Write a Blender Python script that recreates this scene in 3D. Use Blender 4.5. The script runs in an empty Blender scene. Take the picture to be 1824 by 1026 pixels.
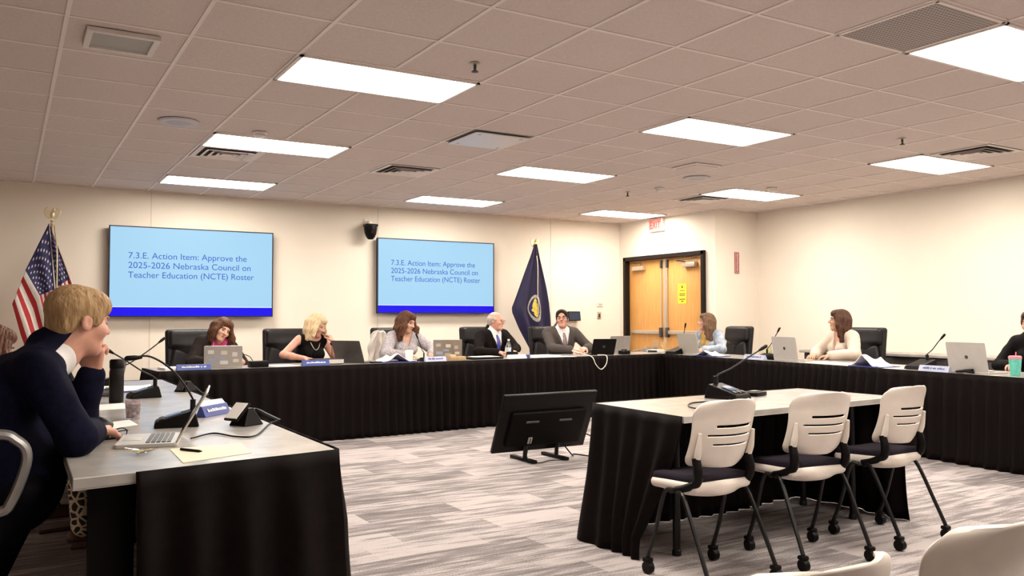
import bpy, bmesh, math, random
import numpy as np
from mathutils import Vector, Matrix, Euler
random.seed(7); rng = np.random.default_rng(7)
PI = math.pi
sc = bpy.context.scene
COL = sc.collection
# ------------------------------------------------------------------ camera, world, exposure
F_PX, CAM_Z = 1505.0, 1.21
YAW, PITCH, ROLL = .5392, .035, -.0015
def _rot():
    cy, sy, cp, sp, cr, sr = math.cos(YAW), math.sin(YAW), math.cos(PITCH), math.sin(PITCH), math.cos(ROLL), math.sin(ROLL)
    f = Vector((sy*cp, cy*cp, sp)); r = Vector((cy, -sy, 0)); u = r.cross(f)
    return cr*r + sr*u, -sr*r + cr*u, f
CR, CU, CF = _rot()
CP = Vector((0, 0, CAM_Z))
cam = bpy.data.cameras.new('camera'); camo = bpy.data.objects.new('camera', cam); COL.objects.link(camo)
cam.sensor_width = 36; cam.lens = 36*F_PX/1824; cam.clip_start = .02
m = Matrix((CR, CU, -CF)).transposed().to_4x4(); m.translation = CP
camo.matrix_world = m
sc.camera = camo
EX = 0.0
sc.view_settings.view_transform = 'Standard'; sc.view_settings.look = 'None'
sc.view_settings.exposure = EX; sc.view_settings.gamma = 1; sc.view_settings.use_curve_mapping = False
wd = bpy.data.worlds.new('world'); sc.world = wd; wd.use_nodes = True
wd.node_tree.nodes['Background'].inputs[0].default_value = (.9, .85, .8, 1)
wd.node_tree.nodes['Background'].inputs[1].default_value = .15
LIGHT_STRENGTH = 33.0
# points of the place from sight lines of the survey camera
def ray(px, py): return CF + (px-912)/F_PX*CR - (py-513)/F_PX*CU
def onz(px, py, z): d = ray(px, py); return CP + d*((z-CAM_Z)/d.z)
def onY(px, py, Y): d = ray(px, py); return CP + d*(Y/d.y)
def onX(px, py, X): d = ray(px, py); return CP + d*(X/d.x)

# ------------------------------------------------------------------ materials
MATS = {}
def mat(name, col, rough=.6, metal=0, emit=0, noise=0, nscale=20, bump=0, bscale=60, sheen=0, spec=.5, trans=0, col2=None, stretch=None, alpha=1):
    if name in MATS: return MATS[name]
    M = bpy.data.materials.new(name); M.use_nodes = True; nt = M.node_tree; b = nt.nodes['Principled BSDF']
    b.inputs['Base Color'].default_value = (*col, 1); b.inputs['Roughness'].default_value = rough; b.inputs['Metallic'].default_value = metal
    b.inputs['Specular IOR Level'].default_value = spec
    if trans: b.inputs['Transmission Weight'].default_value = trans; b.inputs['IOR'].default_value = 1.35
    if sheen: b.inputs['Sheen Weight'].default_value = sheen
    if alpha < 1: b.inputs['Alpha'].default_value = alpha
    if emit:
        b.inputs['Emission Color'].default_value = (*col, 1); b.inputs['Emission Strength'].default_value = emit
        b.inputs['Base Color'].default_value = (*(c*.04 for c in col), 1); b.inputs['Specular IOR Level'].default_value = .2
    if noise or bump or col2:
        tc = nt.nodes.new('ShaderNodeTexCoord'); mp = nt.nodes.new('ShaderNodeMapping')
        nt.links.new(tc.outputs['Object'], mp.inputs[0])
        if stretch: mp.inputs['Scale'].default_value = stretch
    if noise or col2:
        n = nt.nodes.new('ShaderNodeTexNoise'); n.inputs['Scale'].default_value = nscale; n.inputs['Detail'].default_value = 4
        nt.links.new(mp.outputs[0], n.inputs['Vector'])
        r = nt.nodes.new('ShaderNodeValToRGB')
        a = col; c2 = col2 or tuple(min(1, c*(1+noise)) for c in col); a = a if col2 else tuple(c*(1-noise) for c in col)
        r.color_ramp.elements[0].position = .35; r.color_ramp.elements[1].position = .65
        r.color_ramp.elements[0].color = (*a, 1); r.color_ramp.elements[1].color = (*c2, 1)
        nt.links.new(n.outputs[0], r.inputs[0]); nt.links.new(r.outputs[0], b.inputs['Base Color'])
    if bump:
        n = nt.nodes.new('ShaderNodeTexNoise'); n.inputs['Scale'].default_value = bscale; n.inputs['Detail'].default_value = 3
        nt.links.new(mp.outputs[0], n.inputs['Vector'])
        bp = nt.nodes.new('ShaderNodeBump'); bp.inputs['Strength'].default_value = bump; bp.inputs['Distance'].default_value = .005
        nt.links.new(n.outputs[0], bp.inputs['Height']); nt.links.new(bp.outputs[0], b.inputs['Normal'])
    MATS[name] = M
    return M
def node_mat(name):
    M = bpy.data.materials.new(name); M.use_nodes = True; MATS[name] = M
    return M, M.node_tree, M.node_tree.nodes['Principled BSDF']
WALL = mat('wall_paint', (.79, .715, .62), .85, noise=.015, nscale=2, bump=.05, bscale=200)
WALLSEAM = mat('wall_seam', (.62, .57, .5), .8, noise=.02)
GRID = mat('ceiling_grid_white', (.80, .72, .68), .55, noise=.02)
TILE = mat('ceiling_tile', (.65, .56, .525), .95, noise=.05, nscale=90, bump=.3, bscale=250)
LAM = mat('table_laminate', (.36, .335, .315), .24, noise=.10, nscale=9, spec=.5)
LAMEDGE = mat('table_edge', (.42, .39, .36), .5, noise=.05)
CLOTH = mat('black_skirt_cloth', (.0052, .0030, .0029), .6, noise=.15, nscale=30, bump=.1, bscale=90, spec=.07)
BLACK = mat('black_plastic', (.005, .0036, .0038), .42, noise=.1, spec=.13)
BLACKM = mat('black_metal', (.006, .005, .005), .35, noise=.1, spec=.3)
LEATHER = mat('black_leather', (.010, .0075, .009), .42, spec=.3, noise=.15, nscale=15, bump=.15, bscale=120)
CHROME = mat('chrome', (.62, .60, .58), .22, metal=1, noise=.03)
SILVER = mat('silver_aluminium', (.47, .44, .41), .4, metal=.15, noise=.03)
LGREY = mat('light_grey_plastic', (.55, .52, .49), .5, noise=.03)
DGREY = mat('dark_grey_metal', (.075, .07, .068), .4, metal=.4, noise=.06)
WHITEP = mat('white_plastic', (.72, .66, .60), .38, noise=.02)
SHELL = mat('chair_shell_white', (.74, .665, .60), .36, noise=.02)
SEATF = mat('seat_fabric', (.014, .010, .017), .85, spec=.15, noise=.25, nscale=120, bump=.3, bscale=300)
PAPER = mat('white_paper', (.82, .79, .76), .8, noise=.02)
CREAM = mat('cream_paper', (.80, .73, .56), .75, noise=.03)
BLUE = mat('nameplate_blue', (.035, .06, .26), .45, noise=.06)
BLUE2 = mat('binder_blue', (.03, .035, .22), .4, noise=.06)
WHITE = mat('white_ink', (.8, .8, .82), .6, noise=.01)
INK = mat('dark_ink', (.03, .03, .05), .6, noise=.05)
OAK = mat('door_veneer', (.56, .27, .075), .38, col2=(.64, .325, .095), nscale=6, stretch=(6, 6, .6))
DOORFR = mat('door_frame_black', (.010, .006, .005), .4, noise=.1, spec=.2)
STEEL = mat('satin_steel', (.55, .48, .40), .35, metal=.7, noise=.03)
GOLD = mat('gold_metal', (.62, .47, .18), .3, metal=.8, noise=.06)
PGOLD = mat('pale_gold', (.72, .62, .42), .35, metal=.5, noise=.06)
WOODP = mat('pole_wood', (.62, .45, .25), .45, noise=.08)
RED = mat('exit_red', (.62, .08, .07), .5, noise=.05)
SIGNRED = mat('sign_red', (.36, .06, .05), .5, noise=.05)
YELLOW = mat('sign_yellow', (.90, .62, .03), .6, noise=.03)
GLASS = mat('clear_plastic', (.93, .93, .93), .06, trans=.95, noise=.01)
SCREENB = mat('slide_light_blue', (.43, .745, 1.0), .4, emit=.86/2**EX)
SCREENW = mat('slide_white_line', (.85, .92, 1.0), .4, emit=1/2**EX)
SCREEND = mat('slide_deep_blue', (.006, .0, .88), .4, emit=.95/2**EX)
TEXTB = mat('slide_text_blue', (.055, .13, .62), .4, emit=.9/2**EX)
LAMP = mat('lamp_diffuser', (1, .915, .80), .5, emit=LIGHT_STRENGTH)
DARKSCR = mat('dark_screen', (.03, .03, .04), .12, noise=.1)
BLUESCR = mat('unit_display', (.30, .38, .52), .2, emit=.5)
NAVYF = mat('flag_navy', (.012, .008, .045), .75, noise=.12, nscale=40)
FRED = mat('flag_red', (.42, .018, .022), .75, noise=.06)
FWHITE = mat('flag_white', (.80, .75, .70), .75, noise=.03)
FBLUE = mat('flag_blue', (.022, .022, .10), .75, noise=.1)
SEALG = mat('seal_gold', (.55, .40, .05), .5, col2=(.80, .62, .12), nscale=30)
SEALW = mat('seal_grey', (.30, .27, .26), .6, col2=(.5, .46, .42), nscale=60)
TEAL = mat('tumbler_teal', (.13, .55, .45), .4, noise=.12, nscale=40)
PINK = mat('tumbler_pink', (.78, .22, .26), .4, noise=.05)

# carpet
M, nt, b = node_mat('carpet_planks'); CARPET = M
tc = nt.nodes.new('ShaderNodeTexCoord')
def N(t, **k):
    n = nt.nodes.new(t)
    for a, v in k.items(): setattr(n, a, v)
    return n
def noise(scale3, sc_, det=3):
    mp = N('ShaderNodeMapping'); mp.inputs['Scale'].default_value = scale3; nt.links.new(tc.outputs['Object'], mp.inputs[0])
    n = N('ShaderNodeTexNoise'); n.inputs['Scale'].default_value = sc_; n.inputs['Detail'].default_value = det
    nt.links.new(mp.outputs[0], n.inputs['Vector']); return n
br = N('ShaderNodeTexBrick'); br.inputs['Scale'].default_value = 1; br.inputs['Brick Width'].default_value = .62; br.inputs['Row Height'].default_value = .25
br.inputs['Mortar Size'].default_value = .0; br.inputs['Color1'].default_value = (.0, .0, .0, 1); br.inputs['Color2'].default_value = (1, 1, 1, 1); br.offset = .37
nt.links.new(tc.outputs['Object'], br.inputs['Vector'])
n1 = noise((1.6, 11, 1), 1.7, 4); n2 = noise((4, 60, 1), 1.2, 3); n3 = noise((1, 1, 1), 130, 2)
def mix(a, bb, f):
    x = N('ShaderNodeMath', operation='MULTIPLY'); nt.links.new(bb, x.inputs[0]); x.inputs[1].default_value = f
    y = N('ShaderNodeMath', operation='ADD'); nt.links.new(a, y.inputs[0]); nt.links.new(x.outputs[0], y.inputs[1]); return y.outputs[0]
z0 = N('ShaderNodeMath', operation='MULTIPLY'); z0.inputs[1].default_value = .23; nt.links.new(br.outputs['Color'], z0.inputs[0])
v = mix(z0.outputs[0], n1.outputs[0], .80); v = mix(v, n2.outputs[0], .42); v = mix(v, n3.outputs[0], .40)
rp = N('ShaderNodeValToRGB'); e = rp.color_ramp.elements
e[0].position = .60; e[0].color = (.110, .094, .096, 1); e[1].position = 1.09; e[1].color = (.43, .385, .38, 1)
em = e.new(.86); em.color = (.225, .20, .20, 1)
nt.links.new(v, rp.inputs[0]); nt.links.new(rp.outputs[0], b.inputs['Base Color']); b.inputs['Roughness'].default_value = .95
b.inputs['Specular IOR Level'].default_value = .1
bp = N('ShaderNodeBump'); bp.inputs['Strength'].default_value = .5; bp.inputs['Distance'].default_value = .006
nt.links.new(n3.outputs[0], bp.inputs['Height']); nt.links.new(bp.outputs[0], b.inputs['Normal'])
# perforated return grille
M, nt, b = node_mat('perforated_metal'); PERF = M
tc = nt.nodes.new('ShaderNodeTexCoord'); w = N('ShaderNodeTexWave', bands_direction='X'); w.inputs['Scale'].default_value = 14
nt.links.new(tc.outputs['Object'], w.inputs['Vector'])
w2 = N('ShaderNodeTexWave', bands_direction='Y'); w2.inputs['Scale'].default_value = 14; nt.links.new(tc.outputs['Object'], w2.inputs['Vector'])
mm = N('ShaderNodeMath', operation='MULTIPLY'); nt.links.new(w.outputs['Fac'], mm.inputs[0]); nt.links.new(w2.outputs['Fac'], mm.inputs[1])
rp = N('ShaderNodeValToRGB'); rp.color_ramp.elements[0].color = (.36, .30, .29, 1); rp.color_ramp.elements[1].color = (.05, .04, .04, 1)
rp.color_ramp.elements[0].position = .35; rp.color_ramp.elements[1].position = .6
nt.links.new(mm.outputs[0], rp.inputs[0]); nt.links.new(rp.outputs[0], b.inputs['Base Color'])
# leopard cloth
M, nt, b = node_mat('leopard_cloth'); LEOP = M
tc = nt.nodes.new('ShaderNodeTexCoord'); vo = N('ShaderNodeTexVoronoi', feature='DISTANCE_TO_EDGE'); vo.inputs['Scale'].default_value = 26
nt.links.new(tc.outputs['Object'], vo.inputs['Vector'])
rp = N('ShaderNodeValToRGB'); rp.color_ramp.elements[0].color = (.75, .62, .48, 1); rp.color_ramp.elements[1].color = (.02, .013, .012, 1)
rp.color_ramp.elements[0].position = .10; rp.color_ramp.elements[1].position = .16
nt.links.new(vo.outputs['Distance'], rp.inputs[0]); nt.links.new(rp.outputs[0], b.inputs['Base Color']); b.inputs['Roughness'].default_value = .8

# ------------------------------------------------------------------ mesh helpers
def tag(o, label=None, cat=None, group=None, kind=None):
    if label: o['label'] = label
    if cat: o['category'] = cat
    if group: o['group'] = group
    if kind: o['kind'] = kind
    return o
def empty(name, loc=(0, 0, 0), rz=0, label=None, cat=None, group=None):
    o = bpy.data.objects.new(name, None); o.empty_display_size = .05; COL.objects.link(o)
    o.location = loc; o.rotation_euler = (0, 0, rz)
    return tag(o, label, cat, group)
def copy_tree(o, parent=None):
    c = o.copy(); COL.objects.link(c); c.parent = parent
    for ch in list(o.children): copy_tree(ch, c)
    return c
class MB:
    def __init__(s): s.v = []; s.f = []; s.mi = []; s.cur = 0
    def add(s, vs, fs):
        n = len(s.v); s.v += [tuple(p) for p in vs]; s.f += [tuple(i+n for i in f) for f in fs]; s.mi += [s.cur]*len(fs); return s
    def box(s, c, d, R=None, taper=1):
        vs = []
        for z in (-1, 1):
            t = taper if z > 0 else 1
            for x, y in ((-1, -1), (1, -1), (1, 1), (-1, 1)):
                p = Vector((x*d[0]/2*t, y*d[1]/2*t, z*d[2]/2))
                if R: p = R @ p
                vs.append(Vector(c)+p)
        return s.add(vs, [(3, 2, 1, 0), (4, 5, 6, 7), (0, 1, 5, 4), (1, 2, 6, 5), (2, 3, 7, 6), (3, 0, 4, 7)])
    def rbox(s, c, d, r=.01, R=None, seg=2):
        bm = bmesh.new(); bmesh.ops.create_cube(bm, size=1)
        for v in bm.verts: v.co = Vector((v.co.x*d[0], v.co.y*d[1], v.co.z*d[2]))
        r = min(r, min(d)*.49)
        bmesh.ops.bevel(bm, geom=list(bm.edges), offset=r, segments=seg, affect='EDGES', profile=.5)
        return s.bm(bm, c, R)
    def bm(s, bm, c=(0, 0, 0), R=None):
        bm.verts.index_update(); vs = [(R @ v.co if R else v.co)+Vector(c) for v in bm.verts]
        s.add(vs, [[v.index for v in f.verts] for f in bm.faces]); bm.free(); return s
    def tube(s, pts, r, n=8, caps=True, smooth=True):
        pts = [Vector(p) for p in pts]
        if smooth and len(pts) > 2: pts, r = catmull(pts, r)
        m_ = len(pts); rs = r if isinstance(r, (list, tuple)) else [r]*m_
        up = None; rings = []
        for i, p in enumerate(pts):
            t = (pts[min(i+1, m_-1)]-pts[max(i-1, 0)]).normalized()
            if up is None: a = Vector((0, 0, 1)) if abs(t.z) < .9 else Vector((1, 0, 0)); up = (a - t*a.dot(t)).normalized()
            else: up = (up - t*up.dot(t)).normalized()
            sd = t.cross(up)
            rings.append([p + rs[i]*(math.cos(2*PI*k/n)*up + math.sin(2*PI*k/n)*sd) for k in range(n)])
        vs = [q for rg in rings for q in rg]; fs = []
        for i in range(m_-1):
            for k in range(n): fs.append((i*n+k, i*n+(k+1) % n, (i+1)*n+(k+1) % n, (i+1)*n+k))
        if caps: fs.append(tuple(range(n-1, -1, -1))); fs.append(tuple((m_-1)*n+k for k in range(n)))
        return s.add(vs, fs)
    def lathe(s, prof, c=(0, 0, 0), n=20, R=None):
        vs = []; fs = []
        for r, z in prof:
            for k in range(n):
                p = Vector((r*math.cos(2*PI*k/n), r*math.sin(2*PI*k/n), z)); vs.append((R @ p if R else p)+Vector(c))
        for i in range(len(prof)-1):
            for k in range(n): fs.append((i*n+k, i*n+(k+1) % n, (i+1)*n+(k+1) % n, (i+1)*n+k))
        fs.append(tuple(range(n-1, -1, -1))); fs.append(tuple((len(prof)-1)*n+k for k in range(n)))
        return s.add(vs, fs)
    def prism(s, poly, z0, z1, c=(0, 0, 0), R=None):
        n = len(poly); vs = []
        for z in (z0, z1):
            for x, y in poly:
                p = Vector((x, y, z)); vs.append((R @ p if R else p)+Vector(c))
        fs = [tuple(range(n-1, -1, -1)), tuple(range(n, 2*n))] + [(i, (i+1) % n, n+(i+1) % n, n+i) for i in range(n)]
        return s.add(vs, fs)
    def grid(s, fn, nu, nv, skip=None):
        vs = [fn(i/nu, j/nv) for j in range(nv+1) for i in range(nu+1)]
        fs = [(j*(nu+1)+i, j*(nu+1)+i+1, (j+1)*(nu+1)+i+1, (j+1)*(nu+1)+i) for j in range(nv) for i in range(nu) if not (skip and skip((i+.5)/nu, (j+.5)/nv))]
        return s.add(vs, fs)
    def sphere(s, c, r, n=12):
        r3 = r if isinstance(r, (tuple, list)) else (r, r, r)
        bm = bmesh.new(); bmesh.ops.create_uvsphere(bm, u_segments=n, v_segments=max(6, n*2//3), radius=1)
        for v in bm.verts: v.co = Vector((v.co.x*r3[0], v.co.y*r3[1], v.co.z*r3[2]))
        return s.bm(bm, c)
    def build(s, name, ms, parent=None, smooth=True, solid=0, bevel=0, sub=0, loc=None, rz=0):
        me = bpy.data.meshes.new(name); me.from_pydata([tuple(p) for p in s.v], [], s.f); me.validate()
        ms = ms if isinstance(ms, (list, tuple)) else [ms]
        for m_ in ms: me.materials.append(m_)
        if len(ms) > 1: me.polygons.foreach_set('material_index', s.mi)
        o = bpy.data.objects.new(name, me); COL.objects.link(o); o.parent = parent
        if smooth:
            me.polygons.foreach_set('use_smooth', [True]*len(me.polygons)); me.set_sharp_from_angle(angle=math.radians(40))
        if solid: md = o.modifiers.new('solid', 'SOLIDIFY'); md.thickness = solid; md.offset = 0
        if bevel: md = o.modifiers.new('bevel', 'BEVEL'); md.width = bevel; md.segments = 2; md.limit_method = 'ANGLE'
        if sub: md = o.modifiers.new('sub', 'SUBSURF'); md.levels = sub; md.render_levels = sub
        if loc is not None: o.location = loc
        if rz: o.rotation_euler.z = rz
        return o
def catmull(pts, r=None, k=6):
    P = [pts[0]*2-pts[1]] + pts + [pts[-1]*2-pts[-2]]; out = []; rr = []
    rs = r if isinstance(r, (list, tuple)) else None
    for i in range(1, len(P)-2):
        for j in range(k):
            t = j/k; a, b_, c, d = P[i-1], P[i], P[i+1], P[i+2]
            out.append(.5*((2*b_)+(c-a)*t+(2*a-5*b_+4*c-d)*t*t+(3*b_-a-3*c+d)*t**3))
            if rs: rr.append(rs[i-1]*(1-t)+rs[i]*t)
    out.append(pts[-1])
    if rs: rr.append(rs[-1]); return out, rr
    return out, (r if r is not None else None)
def Rz(a): return Matrix.Rotation(a, 3, 'Z')
def Rx(a): return Matrix.Rotation(a, 3, 'X')
def Ry(a): return Matrix.Rotation(a, 3, 'Y')
def poly_round(w, h, r, n=5):
    out = []
    for cx, cy, a0 in ((w/2-r, h/2-r, 0), (-w/2+r, h/2-r, PI/2), (-w/2+r, -h/2+r, PI), (w/2-r, -h/2+r, 1.5*PI)):
        for k in range(n+1): a = a0+PI/2*k/n; out.append((cx+r*math.cos(a), cy+r*math.sin(a)))
    return out
def struct(o): o['kind'] = 'structure'; return o
def text(name, body, parent, m_, width, loc, rot, size=.1, depth=.0):
    cu = bpy.data.curves.new(name, 'FONT'); cu.body = body; cu.size = size; cu.extrude = depth
    o = bpy.data.objects.new(name, cu); COL.objects.link(o); cu.materials.append(m_)
    bpy.context.view_layer.update()
    wx = o.dimensions.x
    if width: o.scale.x = width/max(wx, 1e-4)
    dg = bpy.context.evaluated_depsgraph_get(); me = bpy.data.meshes.new_from_object(o.evaluated_get(dg)); me.name = name
    sx = o.scale.x
    for v_ in me.vertices: v_.co.x *= sx
    bpy.data.objects.remove(o); q = bpy.data.objects.new(name, me); COL.objects.link(q)
    if not me.materials: me.materials.append(m_)
    q.parent = parent; q.location = loc; q.rotation_euler = rot
    return q

# ------------------------------------------------------------------ room
CEIL = 2.745; XL, XD, XR, YF, YB, YS = -2.6, 8.66, 9.50, -5.2, 11.02, 8.83
struct(MB().box(((XL+XR)/2, (YF+YB)/2, -.05), (XR-XL+.4, YB-YF+.4, .1)).build('floor', CARPET, smooth=False))
struct(MB().box(((XL+XR)/2, (YF+YB)/2, CEIL+.055), (XR-XL+.4, YB-YF+.4, .1)).build('ceiling', TILE, smooth=False))
def wallbox(name, x0, y0, x1, y1, m_=WALL):
    return struct(MB().box(((x0+x1)/2, (y0+y1)/2, CEIL/2+.005), (x1-x0, y1-y0, CEIL+.01)).build(name, m_, smooth=False))
wallbox('wall_back', XL-.15, YB, XD+.2, YB+.15)
wallbox('wall_left', XL-.15, YF, XL, YB)
wallbox('wall_front', XL-.15, YF-.15, XR+.15, YF)
wallbox('wall_right', XR, YF, XR+.15, YS)
wallbox('wall_step', XD+.15, YS, XR+.15, YS+.15)
# wall with the door opening
DY0, DY1, DH = 9.02, 10.87, 2.18
wd_ = MB(); wd_.box((XD+.075, (YS+DY0)/2, CEIL/2), (.15, DY0-YS, CEIL)); wd_.box((XD+.075, (DY1+YB)/2, CEIL/2), (.15, YB-DY1, CEIL))
wd_.box((XD+.075, (DY0+DY1)/2, (CEIL+DH)/2), (.15, DY1-DY0, CEIL-DH)); struct(wd_.build('wall_door', WALL, smooth=False))
# seam strips of the back wall
for i, x in enumerate((1.49, 4.42, 7.3)):
    struct(MB().box((x, YB-.002, 1.37), (.008, .006, 2.74)).build('trim_%d' % (i+1), WALLSEAM, smooth=False))
BASEM = mat('baseboard_dark', (.05, .04, .04), .6, noise=.1)
struct(MB().box(((XL+XD)/2, YB-.006, .05), (XD-XL, .012, .1)).build('baseboard_back', BASEM, smooth=False))
struct(MB().box((XR-.006, (YF+YS)/2, .05), (.012, YS-YF, .1)).build('baseboard_right', BASEM, smooth=False))
# suspended grid: inverted tees and perimeter angle
G0X, G0Y, G = 1.44, 4.80, .60
t = MB()
x = G0X - 7*G
while x < XR:
    t.box((x, (YF+YB)/2, CEIL+.006), (.022, YB-YF, .014)); x += G
y = G0Y - 16*G
while y < YB:
    t.box(((XL+XR)/2, y, CEIL+.0065), (XR-XL, .022, .012)); y += G
struct(t.build('trim_4', GRID, smooth=False)); bpy.data.objects['trim_4']['label'] = 'white suspended ceiling grid'
t = MB(); t.box(((XL+XD)/2, YB-.012, CEIL-.004), (XD-XL, .024, .016)); t.box((XR-.012, (YF+YS)/2, CEIL-.004), (.024, YS-YF, .016))
t.box((XD-.012, (YS+YB)/2, CEIL-.004), (.024, YB-YS, .016)); t.box(((XD+XR)/2, YS-.012, CEIL-.004), (XR-XD, .024, .016))
struct(t.build('trim_5', GRID, smooth=False))

# ------------------------------------------------------------------ ceiling things
def ceiling_light(ix, iy, label, group=None):
    o = empty('ceiling_light', (G0X+ix*G+G-(.06 if ix == 10 else 0)-(.13 if (ix, iy) == (10, 8) else 0), G0Y+iy*G+G/2, CEIL), 0, label, 'ceiling light', group)
    f = MB()
    for s_ in (-1, 1):
        f.box((s_*(G-.016), 0, -.003), (.022, G-.01, .016)); f.box((0, s_*(G/2-.016), -.003), (2*G-.01, .022, .016))
    f.build('frame', GRID, o, smooth=False)
    MB().box((0, 0, -.001), (2*G-.05, G-.05, .008)).build('diffuser', LAMP, o, smooth=False)
names = {0: ['near lit ceiling panel above the left table, largest of its row', 'lit ceiling panel between round speaker and slatted vent, over left table', 'lit ceiling panel nearest the wall above the left screen'],
         5: ['large lit ceiling panel in the middle of the room', 'lit ceiling panel beside the flat white plaque diffuser', 'lit ceiling panel nearest the wall above the right screen'],
         10: ['lit ceiling panel beside the vent close to the right wall', 'lit ceiling panel beside the smoke detector in front of the door wall', 'lit ceiling panel right in front of the exit sign']}
for ix in (0, 5, 10):
    for k in range(3): ceiling_light(ix, 4*k, names[ix][k])
ceiling_light(5, -4, 'bright ceiling panel beside the perforated grille, cut by the frame')
for ix, iy in ((0, -4), (10, -4), (0, -8), (5, -8), (10, -8)):
    ceiling_light(ix, iy, 'lit ceiling panel over the audience end of the room', 'ceiling panels over the audience end')
VENTD = mat('vent_dark', (.045, .036, .034), .8, noise=.2)
def vent(ix, iy, label):
    o = empty('air_vent', (G0X+ix*G+G/2, G0Y+iy*G+G/2, CEIL), 0, label, 'air vent')
    MB().box((0, 0, .0035), (G-.03, G-.03, .005)).build('backing', VENTD, o, smooth=False)
    def ring(s_, w_, z, tilt):
        q = MB()
        for a in range(4):
            R = Rz(a*PI/2)
            vs = [R @ Vector(p) for p in ((-s_, -s_, z), (s_, -s_, z), (s_-w_, -s_+w_, z+tilt), (-s_+w_, -s_+w_, z+tilt))]
            q.add(vs, [(0, 1, 2, 3)])
        return q
    ring(.285, .05, -.006, .004).build('frame', GRID, o, smooth=False, solid=.003)
    for s_ in (.215, .155, .095): ring(s_, .036, -.022, .016).build('louvre', GRID, o, smooth=False, solid=.003)
    MB().box((0, 0, -.016), (.09, .09, .004)).build('centre_plate', GRID, o, smooth=False)
vent(0, 5, 'slatted square ceiling vent behind the lit panel left of the middle')
vent(3, 5, 'slatted square ceiling vent above the wall camera')
vent(10, 5, 'slatted square ceiling vent above the double doors')
vent(10, -1, 'slatted square ceiling vent close to the right wall')
o = empty('plaque_diffuser', (G0X+3*G+G/2, G0Y+2*G+G/2, CEIL), 0, 'smooth white square plate diffuser hanging just below the ceiling', 'air diffuser')
MB().box((0, 0, .003), (G-.03, G-.03, .006)).build('backing', mat('plaque_back', (.30, .26, .25), .8, noise=.05), o, smooth=False)
MB().prism(poly_round(G-.07, G-.07, .02), -.020, -.013).build('plate', mat('plate_white', (.66, .63, .64), .3, noise=.02), o)
t = MB()
for s_ in (-1, 1):
    for q in (-1, 1): t = MB(); t.box((s_*.2, q*.2, -.012), (.02, .02, .03)); t.build('hanger', GRID, o, smooth=False)
o = empty('return_grille', (G0X+4*G+G/2, G0Y-4*G+G/2, CEIL), 0, 'perforated grey return air grille beside the brightest panel', 'air grille')
MB().box((0, 0, 0), (G-.03, G-.03, .008)).build('perforated_plate', PERF, o, smooth=False)
t = MB()
for s_ in (-1, 1): t.box((s_*(G/2-.014), 0, -.002), (.02, G, .012)); t.box((0, s_*(G/2-.014), -.002), (G, .02, .012))
t.build('frame', GRID, o, smooth=False)
o = empty('ceiling_speaker', (.52, 5.07, CEIL), 0, 'rectangular white framed ceiling speaker above the left table', 'speaker')
t = MB()
for s_ in (-1, 1): t.box((s_*.165, 0, -.012), (.03, .34, .024)); t.box((0, s_*.155, -.012), (.30, .03, .0235))
t.build('frame', mat('speaker_frame', (.72, .66, .62), .5, noise=.02), o, smooth=False)
MB().box((0, 0, -.005), (.31, .29, .012)).build('grille', mat('speaker_grille', (.42, .40, .38), .7, noise=.06, nscale=200), o, smooth=False)
for (x, y), lb in (((1.13, 6.95), 'round white ceiling speaker above the left table'), ((6.5, 6.9), 'round white ceiling speaker in the middle of the ceiling'),):
    o = empty('ceiling_speaker', (x, y, CEIL), 0, lb, 'speaker')
    MB().lathe([(.15, 0), (.15, -.008), (.135, -.016), (.125, -.014)], n=32).build('rim', mat('speaker_rim', (.55, .53, .55), .5, noise=.02), o)
    MB().lathe([(.125, -.004), (.125, -.012), (.06, -.016), (.004, -.017)], n=32).build('grille', mat('speaker_grille2', (.46, .44, .50), .6, noise=.05, nscale=200), o)
for (px, py), lb in (((463, 234), 'round white smoke detector between two left lit panels'), ((1175, 333), 'round smoke detector in front of the door corner'), ((1375, 333), 'round smoke detector near the lit panel by the right wall')):
    p = onz(px, py+2, CEIL); o = empty('smoke_detector', (p.x, p.y, CEIL), 0, lb, 'smoke detector')
    MB().lathe([(.06, 0), (.06, -.012), (.052, -.016)], n=24).build('base', GRID, o)
    MB().lathe([(.048, -.012), (.046, -.03), (.03, -.042), (.004, -.044)], n=24).build('cover', mat('detector_cover', (.68, .64, .6), .5, noise=.02), o)
for (px, py), lb in (((846, 113), 'dark sprinkler head beside the large lit panel over the left side'), ((1607, 247), 'dark sprinkler head beside the lit panel near the right wall'), ((1118, 342), 'small sprinkler head in front of the door corner')):
    p = onz(px, py, CEIL); o = empty('sprinkler_head', (p.x, p.y, CEIL), 0, lb, 'sprinkler')
    MB().lathe([(.032, 0), (.03, -.006), (.012, -.01)], n=16).build('escutcheon', STEEL, o)
    t = MB(); t.lathe([(.01, -.008), (.009, -.035)], n=10); t.lathe([(.003, -.036), (.022, -.05), (.022, -.053), (.003, -.056)], n=12)
    t.build('deflector', DGREY, o)
p = onz(1241, 297, CEIL); o = empty('access_panel', (p.x, p.y, CEIL), 0, 'faint square access plate in the middle of the ceiling', 'access panel')
MB().box((0, 0, -.006), (.36, .36, .014)).build('plate', GRID, o, smooth=False, bevel=.004)
MB().box((0, 0, -.016), (.3, .3, .008)).build('cover', TILE, o, smooth=False, bevel=.004)

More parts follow.
